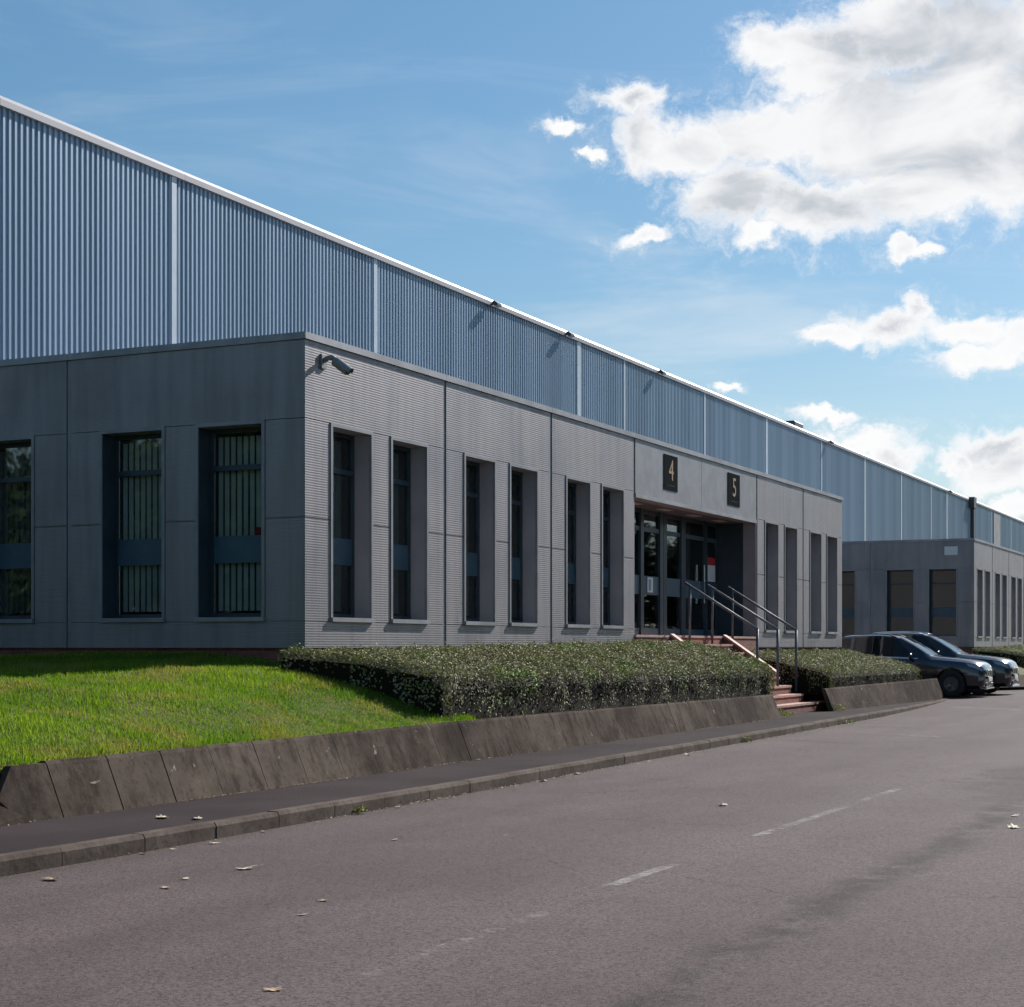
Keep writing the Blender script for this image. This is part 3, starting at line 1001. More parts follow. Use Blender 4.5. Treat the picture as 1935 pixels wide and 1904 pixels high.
# ------------------------------------------------------------------ security camera
cc_ = thing('security_camera', (19.44, FY, 5.33), 'grey bullet camera on a wall arm near the parapet corner', 'camera')
cxm = 19.45
box('wall_plate', cxm - .06, cxm + .06, FY - .03, FY - .001, 5.22, 5.42, 'camera_grey', cc_, .006)
tube('arm', [(cxm, FY - .03, 5.33), (cxm, FY - .08, 5.36), (cxm, FY - .15, 5.365), (cxm, FY - .21, 5.33)], .036, 'camera_grey', cc_, 12)
bd = link('camera_body', mesh('camera_body', [], []), None, cc_, (0, 0, 0))
bm = bmesh.new()
bmesh.ops.create_cone(bm, cap_ends=True, segments=20, radius1=.064, radius2=.064, depth=.26)
bmesh.ops.bevel(bm, geom=[e for e in bm.edges if len(e.link_faces) == 2 and any(len(f.verts) > 4 for f in e.link_faces)], offset=.012, segments=2, affect='EDGES')
bm.to_mesh(bd.data); bm.free(); bd.data.materials.append(MATS['camera_grey'])
dirv = Vector((.03, -.25, -.19)).normalized()
bd.rotation_euler = dirv.to_track_quat('Z', 'Y').to_euler()
c0 = Vector((cxm + .005, FY - .19, 5.315))
bd.location = c0 + dirv * .12 - wloc(cc_)
hd = link('sunshield', mesh('sunshield', [], []), None, cc_)
bm = bmesh.new()
vs = []
for k in range(2):
    for i in range(9):
        a_ = math.pi * (i / 8); vs.append(bm.verts.new((.072 * math.cos(a_), .072 * math.sin(a_), -.11 + .27 * k)))
for i in range(8): bm.faces.new((vs[i], vs[i + 1], vs[i + 10], vs[i + 9]))
bm.to_mesh(hd.data); bm.free(); hd.data.materials.append(MATS['camera_grey'])
hd.rotation_euler = dirv.to_track_quat('Z', 'Y').to_euler(); hd.location = bd.location
md = hd.modifiers.new('thickness', 'SOLIDIFY'); md.thickness = .006
lens = link('lens', mesh('lens', [], []), None, cc_)
bm = bmesh.new(); bmesh.ops.create_cone(bm, cap_ends=True, segments=16, radius1=.045, radius2=.045, depth=.02); bm.to_mesh(lens.data); bm.free()
lens.data.materials.append(MATS['car_glass']); lens.rotation_euler = bd.rotation_euler; lens.location = c0 + dirv * .255 - wloc(cc_)

# ------------------------------------------------------------------ things on the side window sill, behind the glass
def sillbox(name, lab, u0, u1, n, z1, m, cat):
    o = box(name, FX + .36, FX + .36 + n, FY + u0, FY + u1, 3.005, z1, m)
    bm = bmesh.new(); bm.from_mesh(o.data); bmesh.ops.bevel(bm, geom=bm.edges[:], offset=.008, segments=1, affect='EDGES'); bm.to_mesh(o.data); bm.free()
    return tag(o, lab, cat)
sillbox('red_carton', 'small red carton on the ledge inside the window nearest the corner', .86, 1.05, .07, 3.13, 'red', 'carton')
sillbox('white_mug_box', 'small white box beside the red carton on the window ledge', .70 + .05, .85, .07, 3.20, 'white', 'box')

# ------------------------------------------------------------------ entrance steps
steps = thing('entrance_steps', (33.0, 12.1, .15), 'red brick entrance steps climbing from the footway to the doors', 'steps')
NR = 9
rise = (FLOOR - .11) / NR
TR = .265
SX0 = 32.98
for k in range(NR - 1):
    zt = .11 + rise * (k + 1)
    yf = FY - TR * (NR - 1 - k)
    SX1 = 36.95 if k == 0 else 36.14
    yb_ = FY - .036 if k else FY - TR * (NR - 3)
    st = box('step', SX0, SX1, yf, yb_, max(.05, zt - rise - .02) if k else .02, zt - .045, 'brick', steps)
    box('tread', SX0 - .004, SX1 + .004, yf - .018, yf + .28, zt - .0449, zt, 'tread', st)
for cx0 in (32.79, 36.17):
    s_ = rise / TR
    ya, yb2 = FY - .04, FY - 1.22
    za, zb2 = FLOOR + .03, FLOOR + .03 - s_ * (ya - yb2)
    if True:
        prism('cheek_wall', [(ya, za - .06), (yb2, zb2 - .06), (yb2, .2), (ya, .2)], 0, cx0, cx0 + .17, 'brick', steps)
    prism('coping', [(ya, za), (ya, za - .058), (yb2 - .03, zb2 - .078), (yb2 - .03, zb2 - .018)], 0, cx0 - .02, cx0 + .19, 'tread', steps)

RL = ['handrail nearest the slab wall on the entrance steps, left of three', 'middle handrail of the three on the entrance steps', 'handrail farthest along the entrance steps, beside the far hedge']
for rx, lab in zip((33.80, 35.25, 36.65), RL):
    t_ = thing('handrail', (rx, FY - .8, 1.0), lab, 'handrail', 'grey tube handrails on the entrance steps')
    zt0, zt1 = 2.82, 1.86
    yt0, yt1 = FY - .02, FY - 1.56
    tube('rail', [(rx, yt0 + .04, zt0 + .02), (rx, (yt0 + yt1) / 2, (zt0 + zt1) / 2), (rx, yt1 - .02, zt1 - .01)], .026, 'rail', t_)
    tube('post', [(rx, yt0 - .07, FLOOR - .19), (rx, yt0 - .07, zt0 - .03)], .027, 'rail', t_)
    kk = int((FY - yt1) / TR) + 1
    tube('post', [(rx, yt1, FLOOR - rise * kk - (.01 if rx < 36.2 else .15)), (rx, yt1, zt1 + .005)], .031, 'rail', t_)

# ------------------------------------------------------------------ second office block and its setting: copies
o2 = copy_tree(office)
o2.location = Vector(office.location) + Vector((SITE2, 0, 0))
for c_ in list(bpy.data.objects):
    if c_.name.startswith('blind_slat') and c_.parent and c_.parent.parent is o2: bpy.data.objects.remove(c_)
o2['label'] = 'farther grey office block beyond the parked cars'
w2 = copy_tree(rw)
w2.location = Vector(rw.location) + Vector((SITE2, 0, -.05))
w2['label'] = 'distant leaning slab wall beyond the parked cars at the frame edge'
o_ = bpy.data.objects['lawn'].copy(); COL.objects.link(o_); o_.location = (SITE2, 0, -.03)
o_ = bpy.data.objects['bed'].copy(); COL.objects.link(o_); o_.location = (SITE2, 0, -.03)
sheet('footway', [55.65, 57, 60, 64, 70, 80, 95], lambda x: (road_edge(x) + .001, 9.75), 2, lambda x, y: road_z(x) + .1, 'path')
wsg = box('wall_notice', FX + SITE2 - .03, FX + SITE2 - .002, FY + .62, FY + 1.12, 5.02, 5.35, 'white')
tag(wsg, 'small white board high on the side of the farther office block', 'sign')
wsg.data = wsg.data.copy()

# ------------------------------------------------------------------ foliage builders
def cards(name, pts, nrm, size, m, parent=None, aspect=.55, rnd=None, kind=None):
    """leaf-shaped two-triangle cards, folded along the midrib"""
    n = len(pts)
    a = rng.normal(size=(n, 3)); a -= nrm * (a * nrm).sum(1, keepdims=True); a /= np.linalg.norm(a, axis=1, keepdims=True)
    b = np.cross(nrm, a)
    L = (size * rng.uniform(.65, 1.3, n))[:, None]
    fold = rng.uniform(.05, .35, n)[:, None]
    v = np.empty((n, 4, 3))
    v[:, 0] = pts - a * L * .5
    v[:, 1] = pts + b * L * aspect * .5 + nrm * L * fold * .5
    v[:, 2] = pts + a * L * .5
    v[:, 3] = pts - b * L * aspect * .5 + nrm * L * fold * .5
    me = bpy.data.meshes.new(name)
    me.vertices.add(n * 4); me.vertices.foreach_set('co', v.reshape(-1))
    base_i = np.arange(n)[:, None] * 4
    tri = np.concatenate([base_i + [0, 2, 1], base_i + [0, 3, 2]], 1).reshape(-1)
    me.loops.add(n * 6); me.loops.foreach_set('vertex_index', tri.astype(np.int32))
    me.polygons.add(n * 2)
    me.polygons.foreach_set('loop_start', (np.arange(n * 2) * 3).astype(np.int32))
    me.polygons.foreach_set('loop_total', np.full(n * 2, 3, np.int32))
    at = me.attributes.new('rnd', 'FLOAT', 'POINT')
    r = rng.uniform(0, 1, n) if rnd is None else rnd
    at.data.foreach_set('value', np.repeat(r, 4).astype(np.float32))
    me.update(calc_edges=True)
    o = link(name, me, m, parent)
    if kind: o['kind'] = kind
    return o


def vnoise(p, f, seed=0):
    s = np.zeros(len(p))
    r_ = np.random.default_rng(seed)
    for k in range(6):
        d = r_.normal(size=3) * f * (1.5 ** k); s += np.sin(p @ d + r_.uniform(0, 6.28)) / (1.3 ** k)
    return s / 3.2


def hedge(label, corners, ztf, ztb, zbf, dens, size=.042, pw=1.8):
    """corners: front-left, front-right, back-right, back-left (x, y); ztf(x)/ztb(x): top height at front/back edge; zbf: foot height"""
    fl, fr_, br, bl = [np.array(c, float) for c in corners]
    h = thing('hedge', ((fl[0] + fr_[0]) / 2, (fl[1] + bl[1]) / 2, zbf), label, 'hedge', 'clipped box-shaped hedges')
    def top(u, v):
        f = fl + (fr_ - fl) * u[:, None]; b = bl + (br - bl) * u[:, None]
        p = f + (b - f) * v[:, None]
        zf = np.array([ztf(x) for x in f[:, 0]]) if callable(ztf) else ztf
        zb = np.array([ztb(x) for x in f[:, 0]])
        z = zf + (zb - zf) * (1 - (1 - np.clip(v, 0, 1)) ** pw)
        return np.column_stack([p, z])
    def clump(P_):
        return .045 * vnoise(P_, 3.0, 3) + .03 * vnoise(P_, 9, 5)
    parts_p, parts_n = [], []
    Lx = np.linalg.norm(fr_ - fl); Ly = np.linalg.norm(bl - fl)
    n = int(Lx * Ly * dens)
    u, v = rng.uniform(0, 1, n), rng.uniform(0, 1, n)
    P_ = top(u, v)
    edge = np.minimum(np.minimum(u * Lx, (1 - u) * Lx), v * Ly)
    P_[:, 2] -= .07 * np.exp(-edge / .07)
    P_[:, 2] += clump(P_) - np.abs(rng.normal(0, .05, n)) + (rng.uniform(0, 1, n) > .97) * rng.uniform(0, .09, n)
    parts_p.append(P_); nn = rng.normal(0, .38, (n, 3)); nn[:, 2] += 1; parts_n.append(nn)
    def side(A, B, za, zb_, nrm, dn):
        L = np.linalg.norm(B - A)
        n = int(L * (np.mean([za(0), za(1)]) - zbf) * dens * dn)
        t = rng.uniform(0, 1, n); q = rng.uniform(0, 1, n) ** .7
        xy = A + (B - A) * t[:, None]
        zt = np.array([za(k) for k in t])
        z = zbf + (zt - zbf) * q
        P_ = np.column_stack([xy, z])
        dep = np.abs(rng.normal(0, .13, n)) - clump(P_) * 3.0 + .06 * (1 - q) + .07 * np.exp(-(zt - z) / .06)
        P_[:, 0] -= nrm[0] * dep; P_[:, 1] -= nrm[1] * dep
        parts_p.append(P_); m_ = rng.normal(0, .24, (n, 3)); m_[:, 0] += nrm[0]; m_[:, 1] += nrm[1]; m_[:, 2] += .12; parts_n.append(m_)
    zf_ = (lambda t: ztf(fl[0] + (fr_[0] - fl[0]) * t)) if callable(ztf) else (lambda t: ztf)
    side(fl, fr_, zf_, None, (0, -1), .42)
    dl = bl - fl; nl = np.array([-dl[1], dl[0]]) / np.linalg.norm(dl)
    z0 = zf_(0)
    side(fl, bl, lambda t: z0 + (ztb(bl[0]) - z0) * (1 - (1 - t) ** pw), None, nl, .5)
    dr = br - fr_; nr_ = np.array([dr[1], -dr[0]]) / np.linalg.norm(dr)
    z1 = zf_(1)
    side(fr_, br, lambda t: z1 + (ztb(br[0]) - z1) * (1 - (1 - t) ** pw), None, nr_, .9)
    P_ = np.concatenate(parts_p); Nn = np.concatenate(parts_n); Nn /= np.linalg.norm(Nn, axis=1, keepdims=True)
    fo = cards('foliage', P_ - np.array(wloc(h)), Nn, size, 'hedge_leaf', h)
    # solid near-black core: its colour stands in for shade between the leaves
    vs, fs = [], []
    nu = max(6, int(Lx / .25)); prof = [(.0, 0.), (.0, .72), (.08, .9), (.5, .93), (1., .95), (1., 0.)]
    for i in range(nu + 1):
        u = np.array([.0 + i / nu]); uu_ = np.clip(u, .09 / Lx, 1 - .09 / Lx)
        for v, q in prof:
            vv = np.array([.11 / Ly + v * (1 - .14 / Ly)])
            p = top(uu_, vv)[0]; z = zbf + (p[2] - .06 - zbf) * q
            vs.append((p[0], p[1], z))
    k = len(prof)
    for i in range(nu):
        for j in range(k):
            fs.append((i * k + j, i * k + (j + 1) % k, (i + 1) * k + (j + 1) % k, (i + 1) * k + j))
    fs.append(tuple(range(k))); fs.append(tuple(nu * k + j for j in range(k - 1, -1, -1)))
    pmesh('shade_core', vs, fs, 'bark_core_shade', h)
    return h


h1 = hedge('long clipped hedge running from the lawn to the entrance steps', [(18.42, 9.70), (32.68, 9.84), (32.72, 12.04), (18.22, 12.08)],
           lambda x: 1.18 - .008 * (x - 19), lambda x: 1.46 + .0125 * max(0, x - 20), .50, 2300, pw=1.9)
h2 = hedge('shorter clipped hedge between the entrance steps and the parked cars', [(36.78, 9.80), (45.0, 9.60), (46.5, 12.0), (36.80, 12.0)],
           lambda x: .97, lambda x: 1.42, .45, 1900, pw=1.15)
h3 = copy_tree(h1)
h3.location = Vector(h1.location) + Vector((SITE2, 0, -.03))
h3['label'] = 'distant clipped hedge past the second parked car'

# trees round the site, behind and beside the camera: seen as reflections in the glass
def tree(loc, h, seed, src=None, lab=''):
    t_ = thing('tree', loc, lab, 'tree', 'trees mirrored in the windows')
    if src is not None:
        for c_ in src:
            k_ = c_.copy(); COL.objects.link(k_); k_.parent = t_
        return t_, None
    r_ = np.random.default_rng(seed)
    vs, fs = [], []
    for i in range(7):
        z = h * .62 * i / 6; rad = .24 * (1 - .75 * i / 6)
        for k in range(9):
            a_ = 2 * math.pi * k / 9; vs.append((rad * math.cos(a_) + .08 * math.sin(i), rad * math.sin(a_), z))
    for i in range(6):
        for k in range(9): fs.append((i * 9 + k, i * 9 + (k + 1) % 9, (i + 1) * 9 + (k + 1) % 9, (i + 1) * 9 + k))
    tr_ = link('trunk', mesh('trunk', vs, fs), 'bark_core_shade', t_, smooth=True)
    cen = r_.normal(0, 1, (34, 3)) * [h * .20, h * .20, h * .19] + [0, 0, h * .60]
    P_ = np.concatenate([c_ + r_.normal(0, h * .062, (380, 3)) for c_ in cen])
    nn = r_.normal(0, 1, P_.shape); nn[:, 2] += .5; nn /= np.linalg.norm(nn, axis=1, keepdims=True)
    cr = cards('crown', P_, nn, .36, 'tree_leaf', t_)
    return t_, [tr_, cr]
TL = [((-7 - (i % 2) * 2, 9 + 5.5 * i, -.1), 0) for i in range(7)] + [((36 + 8.5 * i, -14 - (i % 3), .15), 0) for i in range(10)]
src = None
for i, (loc, _) in enumerate(TL):
    ORD = ('first', 'second', 'third', 'fourth', 'fifth', 'sixth', 'seventh', 'eighth', 'ninth', 'tenth')
    lab = ORD[i] + ' broadleaf tree of the row facing the lawn side, mirrored in its windows' if i < 7 else ORD[i - 7] + ' broadleaf tree of the row across the road, mirrored in the entrance glass'
    t_, s_ = tree(loc, 9.5, 5, src, lab)
    if s_: src = s_
    q_ = .85 + .35 * ((i * 37) % 10) / 10
    t_.scale = (q_, q_, q_); t_.rotation_euler = (0, 0, i * 1.9)

# grass blades
n = 230000
gx = rng.uniform(8.6, 19.2, n); gy = rng.uniform(9.3, 17.5, n)
gb = np.array([base_y(a) for a in gx])
keep = (gy > gb + .27) & ~((gx > 19.0) & (gy > 12.1))
# keep what the view can hold, thin out towards the back
keep &= vnoise(np.column_stack([gx, gy, gx * 0]), 2.3, 77) + .5 * vnoise(np.column_stack([gx, gy, gx * 0]), 7, 78) > rng.uniform(-1.9, -.35, n)
keep &= rng.uniform(0, 1, n) < np.clip(1.25 - (gy - 9.7) / 9, .35, 1)
gx, gy = gx[keep], gy[keep]
n = len(gx)
gz = np.array([lawn_z(a, b) for a, b in zip(gx, gy)])
p0 = np.column_stack([gx, gy, gz - .004])
hgt = rng.uniform(.022, .062, n) * np.clip(1 + .75 * vnoise(p0, 1.9, 11), .35, 2.2)
gb = np.array([base_y(a) for a in gx])
hgt *= np.where(gy < gb + .40, 1.35, 1.)
ang = rng.uniform(0, 2 * math.pi, n); lean = rng.uniform(.1, .75, n)
dx, dy_ = np.cos(ang), np.sin(ang)
wv = .005
v = np.empty((n, 3, 3))
v[:, 0] = p0 + np.column_stack([-dy_ * wv, dx * wv, np.zeros(n)])
v[:, 1] = p0 + np.column_stack([dy_ * wv, -dx * wv, np.zeros(n)])
edge = np.exp(-(gy - gb - .27) / .07)
v[:, 2] = p0 + np.column_stack([dx * lean * hgt, dy_ * lean * hgt - edge * .085 * rng.uniform(.2, 1.3, n), hgt * (1 - .35 * edge)])
me = bpy.data.meshes.new('grass')
me.vertices.add(n * 3); me.vertices.foreach_set('co', v.reshape(-1))
me.loops.add(n * 3); me.loops.foreach_set('vertex_index', np.arange(n * 3, dtype=np.int32))
me.polygons.add(n); me.polygons.foreach_set('loop_start', (np.arange(n) * 3).astype(np.int32)); me.polygons.foreach_set('loop_total', np.full(n, 3, np.int32))
at = me.attributes.new('rnd', 'FLOAT', 'POINT')
rr = np.clip(.5 + .5 * vnoise(p0, 1.1, 21) + rng.normal(0, .2, n), 0, 1)
at.data.foreach_set('value', np.repeat(rr, 3).astype(np.float32))
me.update(calc_edges=True)
go = link('grass', me, 'grass')
structure(go, 'stuff'); go['label'] = 'mown green and straw-coloured lawn grass beside the office'; go['category'] = 'grass'

# ------------------------------------------------------------------ road markings (worn paint)
def marking(name, pts, lab, m='road_paint', a=.5):
    z = lambda x: road_z(x) + .004
    o = pmesh(name, [(x, y, z(x)) for x, y in pts], [tuple(range(len(pts)))], m)
    o.color = (1, 1, 1, a)
    tag(o, lab, 'road marking', 'worn white road markings')
    return o
def dash(x0, x1, y, w, lab, a):
    return marking('centre_line_dash', [(x0, y - w), (x1, y - w), (x1, y + w), (x0, y + w)], lab, 'road_paint', a)
dash(6.7, 8.9, 3.98, .05, 'almost worn-away centre line dash closest to the camera', .45)
dash(9.85, 11.05, 4.06, .05, 'brightest broken white dash of the road centre line', .58)
dash(12.95, 17.9, 4.07, .05, 'long faded centre line dash beyond the bright one', .50)
marking('bay_line', [(40.3, 6.3), (40.5, 6.3), (41.6, 8.1), (41.4, 8.1)], 'faint white bay line on the road in front of the parked cars', 'road_paint', .6)
marking('bay_line', [(29.2, 7.3), (29.32, 7.3), (28.5, 5.75), (28.36, 5.75)], 'faded white cross line on the road past the entrance steps', 'road_paint', .45)
marking('bay_line', [(50.0, 5.9), (50.12, 5.9), (50.12, 8.0), (50.0, 8.0)], 'white bay line between the noses of the parked cars', 'road_paint', .7)
o = marking('tar_seam', [(26.6, 7.8), (26.66, 7.8), (25.9, 6.5), (25.82, 6.5)], 'thin dark tar seam across the road before the steps', 'tar', .7)
o['category'] = 'tar seam'; o['group'] = 'dark tar seams in the road'
o = marking('tar_seam', [(29.0, 7.0), (29.06, 7.0), (28.2, 5.6), (28.12, 5.6)], 'thin dark tar seam beside the faded white cross line', 'tar', .7)
o['category'] = 'tar seam'; o['group'] = 'dark tar seams in the road'

# ------------------------------------------------------------------ fallen leaves
def leaf_mesh(seed):
    r_ = random.Random(seed)
    out = []
    for i in range(22):
        t = 2 * math.pi * i / 22
        lob = 1 + .24 * math.cos(7 * t + r_.uniform(-.2, .2))
        x_ = math.cos(t) * .075 * lob * 1.15; y_ = math.sin(t) * .05 * lob
        out.append((x_, y_, .004 + .009 * (x_ / .08) ** 2 + r_.uniform(0, .008)))
    vs = [(0, 0, .004)] + out + [(-.09, 0, .008), (-.15, .006, .014), (-.15, -.002, .014)]
    fs = [(0, 1 + i, 1 + (i + 1) % 22) for i in range(22)] + [(23, 24, 25)]
    return mesh('fallen_leaf', vs, fs)


LM = [leaf_mesh(s) for s in range(4)]
LEAVES = [(9.61, 6.6, 1.25, 1, 'large pale curled oak leaf on the road below the lawn wall'),
          (8.62, 7.43, 1.15, 0, 'reddish-brown leaf on the road close to the kerb at the picture edge'),
          (8.63, 6.53, .7, 0, 'small tan leaf of a pair on the road left of the large pale leaf'),
          (9.02, 6.67, .6, 1, 'tiny pale leaf behind the small tan leaf on the road'),
          (8.6, 5.36, .75, 0, 'brown leaf alone in the middle of the near lane'),
          (8.09, 5.18, .55, 1, 'small grey-white leaf just in front of the brown leaf in the near lane'),
          (10.75, 7.68, .7, 1, 'curled pale leaf lying at the foot of the kerb'),
          (15.38, 5.15, 1.2, 1, 'white-looking leaf on the open road beyond the centre dash'),
          (14.53, 2.34, 1.4, 1, 'large pale leaf at the right edge of the road view'),
          (15.54, 2.49, .9, 1, 'smaller pale leaf just behind the large one at the right edge'),
          (6.27, 4.16, .8, 0, 'orange-brown leaf at the bottom of the picture'),
          (11.53, 6.54, .6, 0, 'dark small leaf on the road near the kerb'),
          (22.3, 7.98, 1.3, 1, 'pale leaf by the kerb in front of the long hedge'),
          (10.0, 7.77, .6, 0, 'tan leaf scrap in the gutter, first of the gutter leaves'),
          (10.3, 7.73, .45, 1, 'pale leaf scrap in the gutter, second of the gutter leaves'),
          (13.9, 7.84, .8, 0, 'brown leaf in the gutter under the wide lawn wall'),
          (17.3, 7.90, 1.1, 1, 'leaf heap scrap in the gutter before the hedge'),
          (11.6, 7.80, .5, 1, 'pale leaf fragment in the gutter under the second slab joint'),
          (12.4, 7.79, .4, 0, 'tiny brown leaf in the gutter ahead of the small bright weed'),
          (20.8, 8.0, .8, 1, 'pale leaf in the gutter along the middle of the long hedge'),
          (12.2, 5.9, .4, 0, 'tiny brown leaf on the road between the two pale leaves'),
          (18.4, 7.96, 1.0, 0, 'brown leaf in the gutter below the hedge corner')]
for x_, y_, s_, m_, lab in LEAVES:
    o = link('fallen_leaf', LM[random.randrange(4)].copy(), 'pale_leaf' if m_ else 'dry_leaf', None, (x_, y_, road_z(x_) + .001))
    s_ *= .64
    o.scale = (s_, s_, s_); o.rotation_euler = (random.uniform(-.1, .1), random.uniform(-.1, .1), random.uniform(0, 6.28))
    tag(o, lab, 'leaf', 'fallen leaves on the road')
for x_, y_, s_, lab in ((11.18, 8.5, .9, 'pale curled leaf on the footway nearer the slab wall'), (11.23, 8.19, .75, 'white leaf on the footway nearer the kerb')):
    o = link('fallen_leaf', LM[1].copy(), 'pale_leaf', None, (x_, y_, path_z(x_) - .002))
    o.scale = (s_, s_, s_); o.rotation_euler = (0, 0, random.uniform(0, 6.28))
    tag(o, lab, 'leaf', 'fallen leaves on the footway')

# crumbs of leaf and grit gathered along the kerb foot and the slab wall foot
def litter(name, lab, yfun, zfun, x0, x1, n, size, m_):
    xx_ = rng.uniform(x0, x1, n)
    xx_ = xx_[rng.uniform(0, 1, n) < np.clip(.25 + 1.2 * vnoise(np.column_stack([xx_, xx_ * 0, xx_ * 0]), 1.2, 31), .04, 1)]
    off = np.abs(rng.normal(0, .045, len(xx_)))
    P_ = np.array([(a, yfun(a, o_), zfun(a) + .006) for a, o_ in zip(xx_, off)])
    nn = rng.normal(0, .3, (len(P_), 3)); nn[:, 2] += 1; nn /= np.linalg.norm(nn, axis=1, keepdims=True)
    o = cards(name, P_, nn, size, m_)
    structure(o, 'stuff'); o['label'] = lab; o['category'] = 'litter'
litter('gutter_litter', 'crumbled dry leaves and grit along the kerb foot', lambda a, o_: kerb_y(a) - .012 - o_, road_z, 7, 40, 2600, .026, 'dry_leaf')
litter('wall_foot_litter', 'thin line of straw-coloured debris along the foot of the slab wall', lambda a, o_: base_y(a) + .005 - o_ * .5, path_z, 10, 32, 2200, .022, 'dry_leaf')

# ------------------------------------------------------------------ weeds
def weed(x, y, z, h, r, n, lab):
    ang = rng.uniform(0, 2 * math.pi, n); rad = r * np.sqrt(rng.uniform(0, 1, n))
    p = np.column_stack([np.cos(ang) * rad, np.sin(ang) * rad, rng.uniform(.1, 1, n) * h * (1 - .5 * rad / r)])
    nn = rng.normal(0, .7, (n, 3)); nn[:, 2] += .6; nn /= np.linalg.norm(nn, axis=1, keepdims=True)
    o = cards('weed_tuft', p, nn, .05, 'weed', None, .35)
    o.location = (x, y, z)
    tag(o, lab, 'weed', 'weeds along wall and kerb')
weed(32.2, 9.66, .11, .22, .22, 160, 'weed tuft at the slab wall end beside the bottom step')
weed(33.2, 9.86, .11, .14, .25, 120, 'low yellowish weeds in front of the bottom step')
weed(36.0, 9.50, .11, .20, .2, 130, 'weed tuft at the far corner of the bottom step')
weed(25.6, 8.20, .0, .10, .12, 70, 'green weed tuft growing at the kerb foot before the steps')
weed(32.6, 8.40, .0, .12, .2, 90, 'yellow-green weed at the kerb past the steps')
weed(13.25, 7.87, .0, .07, .07, 45, 'small bright weed in the gutter below the lawn wall')

# ------------------------------------------------------------------ cars
def pchip(xk, yk, x):
    xk = np.array(xk, float); yk = np.array(yk, float)
    h = np.diff(xk); dl = np.diff(yk) / h
    d = np.zeros(len(xk)); d[0], d[-1] = dl[0], dl[-1]
    for i in range(1, len(xk) - 1):
        if dl[i - 1] * dl[i] > 0:
            w1, w2 = 2 * h[i] + h[i - 1], h[i] + 2 * h[i - 1]
            d[i] = (w1 + w2) / (w1 / dl[i - 1] + w2 / dl[i])
    i = np.clip(np.searchsorted(xk, x) - 1, 0, len(h) - 1)
    t = (x - xk[i]) / h[i]
    return (2 * t ** 3 - 3 * t ** 2 + 1) * yk[i] + (t ** 3 - 2 * t ** 2 + t) * h[i] * d[i] + (-2 * t ** 3 + 3 * t ** 2) * yk[i + 1] + (t ** 3 - t ** 2) * h[i] * d[i + 1]


#        y     wmax   zb    zsh   wb    zbelt  wr    zre    ztop
CAR = [(0.00, .66, .36, .60, .62, .70, .40, .755, .77),
       (0.06, .78, .26, .68, .73, .79, .55, .84, .865),
       (0.22, .87, .22, .77, .81, .885, .64, .935, .955),
       (0.50, .915, .21, .84, .85, .935, .70, .99, 1.01),
       (1.00, .94, .21, .90, .875, .98, .72, 1.045, 1.065),
       (1.45, .945, .21, .94, .885, 1.015, .74, 1.09, 1.115),
       (1.75, .945, .21, .955, .89, 1.03, .72, 1.265, 1.295),
       (2.10, .945, .21, .965, .89, 1.04, .68, 1.46, 1.50),
       (2.45, .945, .21, .975, .89, 1.05, .645, 1.605, 1.65),
       (3.00, .945, .21, .985, .89, 1.06, .63, 1.655, 1.70),
       (3.60, .945, .21, .995, .885, 1.07, .625, 1.645, 1.69),
       (4.15, .94, .22, 1.01, .87, 1.09, .605, 1.58, 1.625),
       (4.45, .925, .26, 1.01, .84, 1.09, .59, 1.42, 1.45),
       (4.65, .88, .30, .99, .79, 1.04, .60, 1.16, 1.18),
       (4.74, .78, .42, .92, .68, .97, .55, 1.0, 1.01)]


